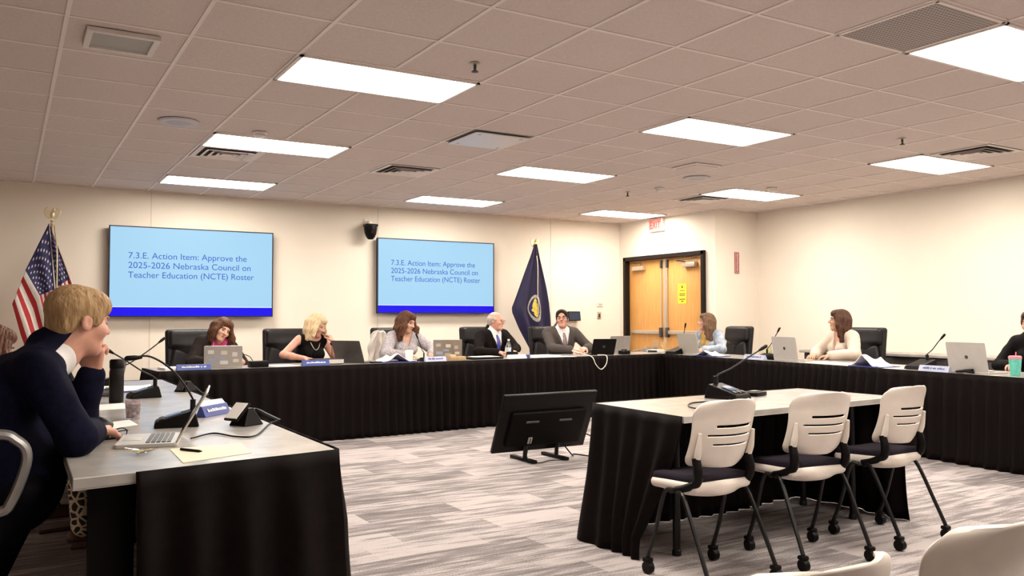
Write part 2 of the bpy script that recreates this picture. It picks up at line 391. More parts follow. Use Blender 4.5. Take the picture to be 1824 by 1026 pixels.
# ------------------------------------------------------------------ wall screens
def wall_tv(x0, x1, z0, z1, label):
    w_, h_ = x1-x0, z1-z0
    o = empty('wall_television', ((x0+x1)/2, YB-.11, (z0+z1)/2), 0, label, 'television')
    MB().rbox((0, .03, 0), (w_, .045, h_), .008).build('casing', BLACK, o)
    MB().box((0, .08, 0), (w_*.5, .06, h_*.5)).build('wall_mount', BLACKM, o, smooth=False)
    t = MB(); a = .012
    for s_ in (-1, 1): t.box((s_*(w_/2-a/2), .003, 0), (a, .014, h_)); t.box((0, .003, s_*(h_/2-a/2)), (w_, .014, a))
    t.build('bezel', mat('bezel_dark', (.02, .018, .04), .3, noise=.1, spec=.2), o, smooth=False)
    scw, sch = w_-2*a, h_-2*a; bar = sch*.098
    s = MB(); s.box((0, .0045, bar/2+.004), (scw, .006, sch-bar-.008)); s.cur = 1; s.box((0, .0045, -sch/2+bar+.004), (scw, .006, .009)); s.cur = 2; s.box((0, .0045, -sch/2+bar/2), (scw, .006, bar))
    s.build('screen', [SCREENB, SCREENW, SCREEND], o, smooth=False)
    for k, (ln, wf) in enumerate((('7.3.E. Action Item: Approve the', .715), ('2025-2026 Nebraska Council on', .742), ('Teacher Education (NCTE) Roster', .765))):
        q = text('slide_text', ln, o, TEXTB, wf*w_, (-w_/2+.108*w_, -.0005, h_/2-(.355+.107*k)*h_), (PI/2, 0, 0), .105)
    return o
wall_tv(1.02, 2.94, 1.225, 2.305, 'large wall television left of the wall camera, showing a blue slide')
wall_tv(4.37, 6.215, 1.27, 2.315, 'wall television between wall camera and navy flag, showing a blue slide')

# ------------------------------------------------------------------ PTZ camera
o = empty('wall_camera', (4.245, YB, 2.42), 0, 'black dome wall camera on a white bracket between the two screens', 'camera')
t = MB(); t.rbox((0, -.01, .09), (.07, .02, .12), .004); t.rbox((0, -.09, .085), (.05, .16, .05), .006); t.build('bracket', WHITEP, o)
MB().rbox((0, -.17, .05), (.17, .15, .035), .012).build('mount_plate', BLACK, o)
MB().lathe([(.088, .04), (.09, 0), (.08, -.06), (.06, -.11), (.035, -.14), (.004, -.145)], (0, -.17, 0), 24).build('housing', BLACK, o)
MB().lathe([(.022, 0), (.022, .012), (.012, .014)], (0, -.235, -.055), 16, Rx(PI/2+.3)).build('lens', DARKSCR, o)

# ------------------------------------------------------------------ doors and signs
fr = MB(); fw = .06
for y in (DY0+fw/2, DY1-fw/2): fr.box((XD+.05, y, DH/2), (.2, fw, DH))
fr.box((XD+.05, (DY0+DY1)/2, DH-fw/2), (.2, DY1-DY0, fw)); fr.build('trim_6', DOORFR, smooth=False, bevel=.004); struct(bpy.data.objects['trim_6'])['label'] = 'black door frame'
yc = (DY0+DY1)/2; dw = (DY1-DY0-2*fw)/2
def door_leaf(n, y0, y1, sgn, label):
    o = empty('door_%d' % n, (XD+.06, (y0+y1)/2, 0)); o['kind'] = 'structure'; o['label'] = label
    w_ = y1-y0-.006
    MB().rbox((0, 0, (DH-fw)/2+.003), (.045, w_, DH-fw-.008), .003).build('panel', OAK, o)
    e_ = -sgn*(w_/2)   # meeting edge side
    t = MB(); t.rbox((-.045, 0, .98), (.035, w_*.86, .06), .01)
    t.build('push_bar', STEEL, o)
    MB().rbox((-.05, e_+sgn*.07, .98), (.05, .05, .15), .008).build('latch_case', DGREY, o)
    t = MB(); t.tube([(-.04, e_+sgn*.065, 1.05), (-.04, e_+sgn*.065, 2.02)], .008, 8); t.build('vertical_rod', STEEL, o)
    MB().rbox((-.04, e_+sgn*.065, 2.03), (.04, .035, .12), .006).build('top_latch', DGREY, o)
    c = MB(); c.rbox((-.06, sgn*w_*.18, 1.99), (.075, .27, .07), .01); c.build('closer', STEEL, o)
    MB().tube([(-.08, sgn*w_*.1, 2.035), (-.17, -sgn*w_*.05, 2.06), (-.05, sgn*w_*.36, 2.085)], .008, 6, smooth=False).build('closer_arm', DGREY, o)
    MB().box((-.024, e_+sgn*.012, (DH-fw)/2), (.006, .03, DH-fw-.02)).build('astragal', STEEL, o, smooth=False)
    return o
d1 = door_leaf(1, yc, DY1-fw, 1, 'left leaf of the light oak double doors')
d2 = door_leaf(2, DY0+fw, yc, -1, 'right leaf of the light oak double doors, with yellow notice')
pz = onX(1215, 523, XD+.03)
o = empty('door_notice', (XD+.034, pz.y, pz.z), 0, 'yellow paper notice taped on the right door leaf', 'notice')
t = MB(); t.prism(poly_round(.185, .30, .012), 0, .0015, R=Ry(-PI/2) @ Rz(PI/2)); t.build('sheet', YELLOW, o)
t = MB()
for z, w_, h_ in ((.10, .03, .035), (.045, .10, .010), (-.005, .13, .012), (-.028, .12, .010), (-.085, .13, .012), (-.115, .05, .014)): t.box((-.002, 0, z), (.001, w_, h_))
t.build('print', INK, o, smooth=False)
ps = onX(1172, 401, XD)
o = empty('exit_sign', (XD, ps.y, ps.z), 0, 'white exit sign with red letters high above the double doors', 'sign')
MB().rbox((-.03, 0, 0), (.06, .33, .20), .006).build('housing', mat('exit_white', (.85, .78, .72), .5, noise=.02), o)
MB().box((-.0615, 0, 0), (.002, .29, .165)).build('face_plate', mat('exit_face', (.66, .20, .18), .5, noise=.03), o, smooth=False)
text('letters', 'EXIT', o, mat('exit_letter', (.42, .012, .015), .5, noise=.02), .235, (-.0635, .118, -.055), (PI/2, 0, -PI/2), .155, .001)
pf = onY(1312, 468, YS)
o = empty('fire_sign', (pf.x, YS, pf.z), 0, 'narrow red vertical sign on the wall step', 'sign')
MB().rbox((0, -.008, 0), (.085, .016, .31), .003).build('plate', SIGNRED, o)
text('letters', 'FIRE EXTINGUISHER', o, WHITE, .26, (.014, -.0175, -.13), (PI/2, -PI/2, 0), .045)
t = MB()
for s_ in (-1, 1): t.box((s_*.036, -.0168, 0), (.004, .001, .29)); t.box((0, -.0168, s_*.146), (.075, .001, .004))
t.build('border', WHITE, o, smooth=False)
p = onY(1067, 562, YB); o = empty('light_switch', (p.x, YB, p.z), 0, 'grey light switch plate on the back wall beside the door', 'switch')
MB().rbox((0, -.004, 0), (.075, .008, .12), .003).build('plate', STEEL, o); MB().rbox((0, -.01, 0), (.03, .01, .06), .003).build('rocker', DGREY, o)
p = onY(1068, 541, YB); o = empty('wall_plate', (p.x, YB, p.z), 0, 'pale small wall plate above the light switch', 'wall plate')
MB().rbox((0, -.006, 0), (.13, .012, .10), .004).build('plate', WHITEP, o); MB().rbox((0, -.016, 0), (.06, .012, .03), .004).build('cover', LGREY, o)
p = onY(1022, 563, YB-.06); o = empty('touch_panel', (p.x, YB, p.z), 0, 'small dark wall touch panel behind the man in the grey suit', 'touch panel')
MB().rbox((0, -.03, 0), (.04, .06, .08), .004).build('mount', BLACK, o); MB().rbox((0, -.07, 0), (.24, .022, .15), .008, Rx(-.15)).build('casing', BLACK, o)
MB().box((0, -.082, 0), (.21, .004, .125), Rx(-.15)).build('screen', mat('panel_blue', (.12, .15, .22), .2, emit=.4), o, smooth=False)
p = onY(660, 609, YB); o = empty('wall_outlet', (p.x-.25, YB, .42), 0, 'white outlet on the back wall behind the table', 'outlet')
MB().rbox((0, -.004, 0), (.08, .008, .12), .003).build('plate', WHITEP, o); MB().rbox((0, -.009, 0), (.035, .004, .07), .002).build('socket', LGREY, o)

# low cabinet along the right wall
o = empty('low_credenza', (9.25, 5.0, 0), 0, 'long dark low credenza with grey top along the right wall', 'credenza')
MB().rbox((.02, 0, .76), (.44, 5.4, .035), .006).build('top', LAM, o)
MB().box((.04, 0, .40), (.38, 5.3, .68)).build('body', BLACK, o, smooth=False)
MB().box((.06, 0, .03), (.32, 5.2, .06)).build('plinth', BLACKM, o, smooth=False)
for k in range(6):
    d = MB().rbox((-.158, -2.65+.44+.883*k, .40), (.018, .87, .66), .003).build('door', mat('credenza_door', (.03, .024, .022), .35, noise=.1), o)
    MB().rbox((-.172, -2.65+.44+.883*k+.36, .6), (.012, .014, .12), .003).build('handle', DGREY, d)

# ------------------------------------------------------------------ tables with skirts
def seg_pts(path, step):
    out = []
    for (a, b_) in zip(path[:-1], path[1:]):
        a, b_ = Vector(a), Vector(b_); L = (b_-a).length; n = max(2, int(L/step))
        nrm = Vector(((b_-a).y, -(b_-a).x)).normalized()
        for i in range(n): out.append((a+(b_-a)*i/n, nrm))
    out.append((Vector(path[-1]), nrm)); return out
def skirt(path, label, top=.742, pleat=.045, seed=1, flare=.03, pull=None, amp0=1.):
    """pleated cloth hanging from a table edge; outward side is to the right of the path"""
    r_ = random.Random(seed); pts = seg_pts(path, .014); n = len(pts); ph = 0; amp = []; k = 0
    off = []
    for i in range(n):
        ph += .014/pleat*2*PI*(.75+.5*(.5+.5*math.sin(i*.031+seed)))*.5
        off.append(math.sin(ph)); amp.append(.6+.4*math.sin(i*.017+seed*2)+.25*math.sin(i*.0073))
    nz = 14; vs = []; fs = []
    # smooth normals at corners
    nr = []
    for i in range(n):
        s_ = Vector((0, 0))
        for j in range(max(0, i-6), min(n, i+7)): s_ += pts[j][1]
        nr.append(s_.normalized())
    for j in range(nz+1):
        t_ = j/nz; z = top*(1-t_)+.003*t_
        for i in range(n):
            wob = .5+.5*math.sin(i*.05+seed+2.2*t_)
            d_ = .008 + (off[i]+1)*amp0*(.002+.013*min(1, t_*3)*max(.25, amp[i])) + flare*t_*t_*wob
            if j == 0: d_ = .012
            p = pts[i][0] + nr[i]*d_
            if pull: w_ = max(0, (i-n*pull[2])/(n*(1-pull[2])))**1.2; p = p + Vector(pull[:2])*w_*min(1, t_*1.15)**1.5
            vs.append((p.x, p.y, z))
    for j in range(nz):
        for i in range(n-1): fs.append((j*n+i, j*n+i+1, (j+1)*n+i+1, (j+1)*n+i))
    m_ = MB(); m_.add(vs, fs)
    o = m_.build('table_skirt', CLOTH, None, solid=.002)
    tag(o, label, 'table skirt')
    return o
def table(corners, label, legs, thick=.03):
    cx = sum(c[0] for c in corners)/4; cy = sum(c[1] for c in corners)/4
    o = empty('conference_table', (cx, cy, 0), 0, label, 'table')
    loc = [(x-cx, y-cy) for x, y in corners]
    t = MB(); t.prism(loc, .74-thick+.001, .74); t.build('tabletop', LAM, o, smooth=False, bevel=.003)
    t = MB(); t.prism([(x*.999, y*.999) for x, y in loc], .74-thick-.002, .74-.006)
    t.build('edge_band', LAMEDGE, o, smooth=False)
    for x, y in legs:
        q = MB(); q.tube([(x-cx, y-cy, .70), (x-cx, y-cy, .02)], .02, 10); q.lathe([(.024, 0), (.024, .025), (.02, .03)], (x-cx, y-cy, 0), 10); q.build('leg', BLACKM, o)
    return o
def BYf(x): return 8.0+.07*(x-1.2)
def RXf(y): return 6.72+.12*(y-3.6)
BX0, BX1 = 1.16, 7.98
bd = .66
table([(BX0, BYf(BX0)), (BX1, BYf(BX1)), (BX1-.03, BYf(BX1)+bd), (BX0-.04, BYf(BX0)+bd)], 'long grey topped table along the back of the room, where five people sit',
      [(BX0+.1, BYf(BX0)+.12), (BX0+.1, BYf(BX0)+bd-.1), (4.5, 8.36), (4.5, 8.75), (BX1-.2, BYf(BX1)+.12), (BX1-.2, BYf(BX1)+bd-.1)])
ry0 = 1.0
ycorner = BYf(7.25)
table([(RXf(ry0), ry0), (RXf(ry0)+.68, ry0), (RXf(8.4)+.68, 8.4), (RXf(8.4), 8.4)], 'long grey topped table along the right side of the room',
      [(RXf(1.2)+.1, 1.2), (RXf(1.2)+.58, 1.2), (RXf(4.5)+.1, 4.5), (RXf(4.5)+.58, 4.5), (RXf(8.2)+.1, 8.2), (RXf(8.2)+.58, 8.2)])
LT = [(.175, 2.80), (1.02, 2.94), (1.03, 6.95), (.22, 6.95)]
table(LT, 'grey topped table on the left, where the man in the navy suit leans', [(.36, 3.12), (.95, 3.10), (.60, 5.0), (.95, 5.0), (.32, 6.85), (.95, 6.85)], .035)
lt_ = COL.objects['conference_table.002']; cx_, cy_ = lt_.location.x, lt_.location.y
t = MB(); t.rbox((.295-cx_, 2.97-cy_, .365), (.135, .035, .68), .006); t.rbox((.295-cx_, 2.98-cy_, .012), (.20, .16, .024), .006); t.build('end_panel', BLACK, lt_)
MT = [(2.76, 3.03), (4.53, 3.13), (4.50, 3.84), (2.785, 3.765)]
table(MT, 'grey topped presenters table behind the three white chairs', [(2.95, 3.30), (4.38, 3.34), (2.82, 3.7), (4.43, 3.75)])
skirt([(BX0-.04, BYf(BX0)+bd), (BX0, BYf(BX0)), (RXf(8.34)+.04, BYf(7.28)), (RXf(8.34)+.3, BYf(7.6))], 'black pleated skirt hanging along the back table', seed=1, pleat=.055, amp0=1.6)
skirt([(RXf(8.5), 8.5), (RXf(ry0), ry0)], 'black pleated skirt hanging along the right side table', seed=2, pleat=.055, amp0=1.6)
skirt([(.345, 2.825), (1.02, 2.935), (1.03, 6.95), (.3, 6.95)], 'black pleated skirt round the left table end', seed=3, pleat=.075, flare=.05, amp0=1.7)
skirt([(4.525, 3.12), (4.505, 3.845), (2.785, 3.77), (2.758, 3.025)], 'black pleated skirt round three sides of the presenters table', seed=4, pleat=.065, flare=.09, pull=(-.03, .30, .82), amp0=1.6)

# ------------------------------------------------------------------ SDF bodies
class Field:
    def __init__(s): s.p = []
    def ell(s, c, r, R=None, k=.02, op=1):
        c = np.array(c, float); r = np.array(r, float); R = np.eye(3) if R is None else np.array(R, float); s.p.append(('e', c, r, R, k, op, c-r.max(), c+r.max())); return s
    def rc(s, a, b_, r1, r2=None, k=.02, op=1):
        a = np.array(a, float); b_ = np.array(b_, float); r2 = r1 if r2 is None else r2; rm = max(r1, r2)
        s.p.append(('r', a, b_, (r1, r2), k, op, np.minimum(a, b_)-rm, np.maximum(a, b_)+rm)); return s
    def box(s, c, hd, R, rad=.004, k=.005, op=1):
        c = np.array(c, float); hd = np.array(hd, float); n = np.linalg.norm(hd); s.p.append(('b', c, hd, (np.array(R, float), rad), k, op, c-n, c+n)); return s
    def fn(s, f, lo, hi, k=.01, op=1): s.p.append(('f', f, None, None, k, op, np.array(lo, float), np.array(hi, float))); return s
    def inflated(s, d):
        q = Field()
        for p in s.p:
            if p[0] == 'e': q.ell(p[1], p[2]+d, p[3], p[4], p[5])
            elif p[0] == 'r': q.rc(p[1], p[2], p[3][0]+d, p[3][1]+d, p[4], p[5])
            else: q.p.append(p)
        return q
    def mesh(s, name, h, ms, parent=None, disp=None, smooth=1, face_mat=None):
        pos = [p for p in s.p if p[5] > 0]
        lo = np.min([p[6] for p in pos], 0)-3*h; hi = np.max([p[7] for p in pos], 0)+3*h
        n = np.ceil((hi-lo)/h).astype(int)+1
        d = np.full(n, 1.0, np.float32)
        ax = [lo[i]+h*np.arange(n[i]) for i in range(3)]
        for p in s.p:
            k = p[4]; mg = k+3*h
            i0 = np.clip(np.floor((p[6]-mg-lo)/h).astype(int), 0, n-1); i1 = np.clip(np.ceil((p[7]+mg-lo)/h).astype(int)+1, 1, n)
            if np.any(i1 <= i0): continue
            sl = tuple(slice(a, b_) for a, b_ in zip(i0, i1))
            X, Y, Z = np.meshgrid(ax[0][sl[0]], ax[1][sl[1]], ax[2][sl[2]], indexing='ij')
            if p[0] == 'e':
                q = [(X-p[1][0]), (Y-p[1][1]), (Z-p[1][2])]; R = p[3]
                l = [(R[0, i]*q[0]+R[1, i]*q[1]+R[2, i]*q[2]) for i in range(3)]
                k0 = np.sqrt(sum((l[i]/p[2][i])**2 for i in range(3))); k1 = np.sqrt(sum((l[i]/p[2][i]**2)**2 for i in range(3)))
                v = k0*(k0-1)/np.maximum(k1, 1e-9)
            elif p[0] == 'r':
                a, b_, (r1, r2) = p[1], p[2], p[3]; ba = b_-a; L2 = max(ba.dot(ba), 1e-12)
                t_ = np.clip(((X-a[0])*ba[0]+(Y-a[1])*ba[1]+(Z-a[2])*ba[2])/L2, 0, 1)
                v = np.sqrt((X-a[0]-t_*ba[0])**2+(Y-a[1]-t_*ba[1])**2+(Z-a[2]-t_*ba[2])**2)-(r1+(r2-r1)*t_)
            elif p[0] == 'b':
                R, rad = p[3]; q = [(X-p[1][0]), (Y-p[1][1]), (Z-p[1][2])]
                l = [np.abs(R[0, i]*q[0]+R[1, i]*q[1]+R[2, i]*q[2])-p[2][i]+rad for i in range(3)]
                v = np.sqrt(sum(np.maximum(x, 0)**2 for x in l))+np.minimum(np.maximum(np.maximum(l[0], l[1]), l[2]), 0)-rad
            else: v = p[1](X, Y, Z)
            old = d[sl]
            if p[5] > 0:
                hh = np.maximum(k-np.abs(old-v), 0)/k; d[sl] = np.minimum(old, v)-hh*hh*k*.25
            else:
                v = -v; hh = np.maximum(k-np.abs(old-v), 0)/k; d[sl] = np.maximum(old, v)+hh*hh*k*.25
        if disp is not None:
            X, Y, Z = np.meshgrid(*ax, indexing='ij'); d = d+disp(X, Y, Z).astype(np.float32)
        return net(name, d, lo, h, ms, parent, smooth, face_mat)
def net(name, d, lo, h, ms, parent, smooth, face_mat):
    n = d.shape; ins = d < 0
    c = np.zeros((n[0]-1, n[1]-1, n[2]-1), np.int8)
    for i in (0, 1):
        for j in (0, 1):
            for k in (0, 1): c += ins[i:n[0]-1+i, j:n[1]-1+j, k:n[2]-1+k]
    cells = np.argwhere((c > 0) & (c < 8)); idx = np.full(c.shape, -1, np.int32); idx[tuple(cells.T)] = np.arange(len(cells))
    acc = np.zeros((len(cells), 3)); cnt = np.zeros(len(cells))
    corners = [(i, j, k) for i in (0, 1) for j in (0, 1) for k in (0, 1)]
    val = {q: d[cells[:, 0]+q[0], cells[:, 1]+q[1], cells[:, 2]+q[2]] for q in corners}
    for a in corners:
        for x in range(3):
            if a[x] == 0:
                b_ = list(a); b_[x] = 1; b_ = tuple(b_); va, vb = val[a], val[b_]; m_ = (va < 0) != (vb < 0)
                t_ = va[m_]/(va[m_]-vb[m_]); p = np.array(a, float)[None, :].repeat(m_.sum(), 0); p[:, x] += t_
                acc[m_] += p; cnt[m_] += 1
    V = (cells+acc/np.maximum(cnt, 1)[:, None])*h+lo
    Fs = []
    for x in range(3):
        y, z = (x+1) % 3, (x+2) % 3
        sl0 = [slice(1, -1)]*3; sl1 = [slice(1, -1)]*3; sl0[x] = slice(0, n[x]-1); sl1[x] = slice(1, n[x])
        a, b_ = ins[tuple(sl0)], ins[tuple(sl1)]
        for flip, msk in ((0, a & ~b_), (1, ~a & b_)):
            e_ = np.argwhere(msk)
            if not len(e_): continue
            e_ = e_.copy(); e_[:, y] += 1; e_[:, z] += 1
            def cell(dy, dz): q = e_.copy(); q[:, y] -= dy; q[:, z] -= dz; return idx[q[:, 0], q[:, 1], q[:, 2]]
            f = np.stack([cell(1, 1), cell(0, 1), cell(0, 0), cell(1, 0)], 1)
            if flip: f = f[:, ::-1]
            Fs.append(f)
    Fa = np.concatenate(Fs); Fa = Fa[(Fa >= 0).all(1)]
    for _ in range(smooth):
        s_ = np.zeros_like(V); w_ = np.zeros(len(V))
        for i in range(4):
            np.add.at(s_, Fa[:, i], V[Fa[:, (i+1) % 4]]+V[Fa[:, (i-1) % 4]]); np.add.at(w_, Fa[:, i], 2)
        V = .5*V+.5*s_/np.maximum(w_, 1)[:, None]
    me = bpy.data.meshes.new(name); me.vertices.add(len(V)); me.vertices.foreach_set('co', V.astype(np.float32).ravel())
    me.loops.add(Fa.size); me.loops.foreach_set('vertex_index', Fa.astype(np.int32).ravel())
    me.polygons.add(len(Fa)); me.polygons.foreach_set('loop_start', np.arange(0, Fa.size, 4, dtype=np.int32)); me.polygons.foreach_set('loop_total', np.full(len(Fa), 4, np.int32))
    ms = ms if isinstance(ms, (list, tuple)) else [ms]
    for m_ in ms: me.materials.append(m_)
    me.update(calc_edges=True); me.validate()
    me.polygons.foreach_set('use_smooth', np.ones(len(me.polygons), bool))
    if face_mat is not None: me.polygons.foreach_set('material_index', face_mat(V[Fa].mean(1)).astype(np.int32))
    o = bpy.data.objects.new(name, me); COL.objects.link(o)
    if parent is not None: o.parent = parent; o.matrix_parent_inverse = parent.matrix_basis.inverted()
    return o
# ------------------------------------------------------------------ people
SKIN = mat('skin_light', (.60, .335, .235), .5, noise=.06, nscale=25)
SKINP = mat('skin_pink', (.60, .30, .22), .5, noise=.07, nscale=25)
SKINO = mat('skin_tan', (.56, .305, .20), .5, noise=.06, nscale=25)
LIP = mat('lip', (.42, .13, .11), .45, noise=.05)
EYEW = mat('eye_white', (.24, .20, .18), .3, noise=.02)
IRIS = mat('iris_dark', (.035, .025, .02), .2, noise=.1)
def v3(a): return np.array(a, float)
def nrm(a): a = v3(a); return a/max(np.linalg.norm(a), 1e-9)
def axes(fwd, up):
    f = nrm(fwd); u = v3(up); u = nrm(u-f*u.dot(f)); r = np.cross(f, u); return np.stack([r, f, u], 1)
def rotm(yaw=0, pitch=0, roll=0):
    y, p, r = map(math.radians, (yaw, pitch, roll))
    return np.array(Rz(y) @ Rx(-p) @ Ry(r))
def ik(a, c, l1, l2, pole):
    a, c = v3(a), v3(c); d = c-a; L = np.linalg.norm(d); L2 = min(L, (l1+l2)*.995); u = d/max(L, 1e-9)
    c2 = a+u*L2; x = (l1*l1-l2*l2+L2*L2)/(2*L2); hgt = math.sqrt(max(l1*l1-x*x, 0))
    p = v3(pole); p = nrm(p-u*p.dot(u)); return a+u*x+p*hgt, c2
def hand(f, w, d, n, side, s=1., curl=.5, spread=1., thumb=.5, k=.010):
    """palm and five fingers; d along the hand, n out of the palm, side +1 when the thumb is on d x n"""
    d = nrm(d); n = v3(n); n = nrm(n-d*n.dot(d)); t = np.cross(d, n)*side; w = v3(w)
    offs = (.030, .010, -.011, -.030); lens = (.070, .079, .073, .057)
    kn = [w+s*(.088-.004*abs(i-1))*d+s*o_*t for i, o_ in enumerate(offs)]
    for i in range(4): f.rc(w+s*.012*d+s*offs[i]*.62*t, kn[i], .0165*s, .0118*s, k)
    f.ell(w+s*.045*d+s*.018*t+s*.008*n, (.017*s, .017*s, .028*s), axes(d, n) @ np.array([[1, 0, 0], [0, 0, 1], [0, 1, 0]]).T, k)
    for i in range(4):
        p = kn[i]; L = lens[i]*s; a = curl*(.55+.08*i)
        for j, q in enumerate((.45, .31, .24)):
            dd = math.cos(a)*d+math.sin(a)*n+.06*spread*(1.5-i)*t; dd = nrm(dd); p2 = p+dd*L*q
            f.rc(p, p2, (.0098-.0008*j)*s, (.009-.0008*j)*s, .004); p = p2; a += curl*(1.0-.2*j)
    p = w+s*.022*d+s*.026*t; dirs = [nrm(.62*d+.70*t+.25*n), nrm(.85*d+(.45-.4*thumb)*t+.35*n*(1+thumb)), nrm(.9*d+(.25-.6*thumb)*t+.4*n*(1+thumb))]
    for j, q in enumerate((.042, .032, .026)):
        p2 = p+dirs[j]*q*s; f.rc(p, p2, (.0135-.0018*j)*s, (.0118-.0018*j)*s, .007); p = p2
    return f
def head_prims(f, hc, H, s, female=False, hair_short=True):
    P = lambda x, y, z: hc+H @ (v3((x, y, z))*s)
    E = lambda c, r, k=.02, op=1: f.ell(P(*c), v3(r)*s, H, k*s, op)
    jw = .88 if female else 1
    E((0, -.014, .036), (.073, .094, .080)); E((0, .030, -.030), (.058*jw, .058, .074), .03); E((0, .048, -.078), (.043*jw, .040, .032), .025)
    f.rc(P(-.012, .070, -.094), P(.012, .070, -.094), .017*s, None, .02*s)
    f.rc(P(-.036, .076, .028), P(.036, .076, .028), .010*s, None, .018*s)
    for x in (-1, 1):
        E((x*.040*jw, .062, -.022), (.026, .026, .024), .025)
        E((x*.031, .102, .009), (.017, .016, .012), .014, -1)
        E((x*.075, -.010, -.004), (.008, .021, .031), .008); E((x*.083, -.006, .000), (.005, .012, .018), .004, -1)
    f.rc(P(0, .088, .014), P(0, .112, -.020), .008*s, .0125*s, .012*s)
    for x in (-1, 1): f.ell(P(x*.012, .100, -.023), v3((.009, .011, .008))*s, H, .008*s)
    f.rc(P(-.016, .084, -.050), P(.016, .084, -.050), .0085*s, None, .010*s); f.rc(P(-.014, .083, -.061), P(.014, .083, -.061), .0085*s, None, .008*s)
    E((0, .101, -.0555), (.022, .006, .0022), .003, -1)
    return P
def noise_disp(hc, H, s, amp, freq, wav=0, seed=0):
    def f(X, Y, Z):
        x, y, z = X-hc[0], Y-hc[1], Z-hc[2]
        a = H[0, 0]*x+H[1, 0]*y+H[2, 0]*z; b_ = H[0, 1]*x+H[1, 1]*y+H[2, 1]*z; c = H[0, 2]*x+H[1, 2]*y+H[2, 2]*z
        az = np.arctan2(a, b_+.0)
        return amp*(np.sin(freq*az+wav*np.sin(c*38+seed)+seed)+.6*np.sin(freq*2.3*az+c*20+seed*2))
    return f
def hair_mesh(name, style, hc, H, s, ms, parent, down, h, seed=0):
    f = Field(); P = lambda x, y, z: hc+H @ (v3((x, y, z))*s)
    E = lambda c, r, k=.02, op=1, R=None: f.ell(P(*c), v3(r)*s, H if R is None else H @ R, k*s, op)
    dn = nrm(down)
    amp, fr, wav = .0022, 26, .8
    if style == 'short':
        E((0, -.020, .046), (.082, .098, .084)); E((0, .035, .075), (.066, .055, .044), .03); E((0, -.055, -.02), (.062, .045, .055), .02)
        for x in (-1, 1): E((x*.068, .012, .012), (.012, .022, .034), .012)
        E((0, .130, .026), (.080, .076, .086), .012, -1); E((0, .03, -.10), (.1, .085, .070), .02, -1)
        for x in (-1, 1): E((x*.088, -.005, -.012), (.022, .026, .034), .008, -1)
        E((0, -.1, -.10), (.1, .1, .035), .02, -1); amp = .001; fr = 40
    elif style == 'man_full':
        E((0, -.022, .046), (.081, .100, .086)); E((0, .042, .082), (.066, .050, .040), .03); E((0, -.060, -.015), (.064, .046, .058), .02)
        for x in (-1, 1): E((x*.069, .020, .022), (.012, .032, .036), .012); E((x*.056, .058, .060), (.020, .024, .03), .02)
        E((0, .118, -.012), (.078, .060, .076), .012, -1); E((0, .04, -.105), (.1, .088, .072), .02, -1)
        for x in (-1, 1): E((x*.090, -.006, -.016), (.022, .024, .032), .008, -1)
        E((0, -.1, -.115), (.1, .1, .035), .02, -1); amp = .0011; fr = 58; wav = 2.2
    elif style == 'balding':
        E((0, -.030, .020), (.080, .090, .070)); E((0, -.058, -.02), (.062, .046, .055), .02)
        for x in (-1, 1): E((x*.068, .000, .014), (.012, .030, .034), .012)
        E((0, .03, .11), (.10, .115, .062), .02, -1); E((0, .100, -.012), (.068, .060, .100), .012, -1); E((0, .03, -.10), (.1, .085, .070), .02, -1)
        for x in (-1, 1): E((x*.088, -.005, -.012), (.022, .026, .034), .008, -1)
        E((0, -.1, -.10), (.1, .1, .035), .02, -1); amp = .001
    else:
        E((0, -.020, .048), (.086, .102, .087)); E((0, .050, .082), (.064, .042, .036), .03)
        ln = {'long': .27, 'wavy': .24, 'bob': .15, 'medium': .19, 'long_straight': .34}[style]
        for x in (-1, 1):
            for (a, y0, z0, r0, r1, L, fl) in ((.074, .020, .03, .028, .022, ln*.95, .35), (.080, -.030, .02, .036, .026, ln, .25), (.060, -.075, .0, .042, .030, ln, .12), (.066, .048, .035, .018, .014, ln*.75, .5)):
                p0 = P(x*a, y0, z0); o_ = H @ v3((x*fl*.10, 0, 0))*s
                p1 = p0+dn*L*.45*s+o_; p2 = p0+dn*L*s+o_*(1.3 if style != 'bob' else .4)
                f.rc(p0, p1, r0*s, (r0+r1)/2*s, .03*s); f.rc(p1, p2, (r0+r1)/2*s, r1*s, .03*s)
                if style == 'wavy':
                    for q in (.45, .72, .95): f.ell(p0+dn*L*q*s+o_*1.5, v3((.032, .032, .035))*s, None, .02*s)
        p0 = P(0, -.085, .0); f.rc(p0, p0+dn*ln*s, .05*s, .04*s, .04*s)
        E((0, .120, -.018), (.056, .066, .088), .014, -1); E((0, .055, -.06), (.050, .05, .06), .02, -1)
        amp, fr, wav = (.004, 22, 1.6) if style == 'wavy' else (.0026, 26, .5)
    return f.mesh(name, h, ms, parent, noise_disp(hc, H, s, amp*s, fr, wav, seed))

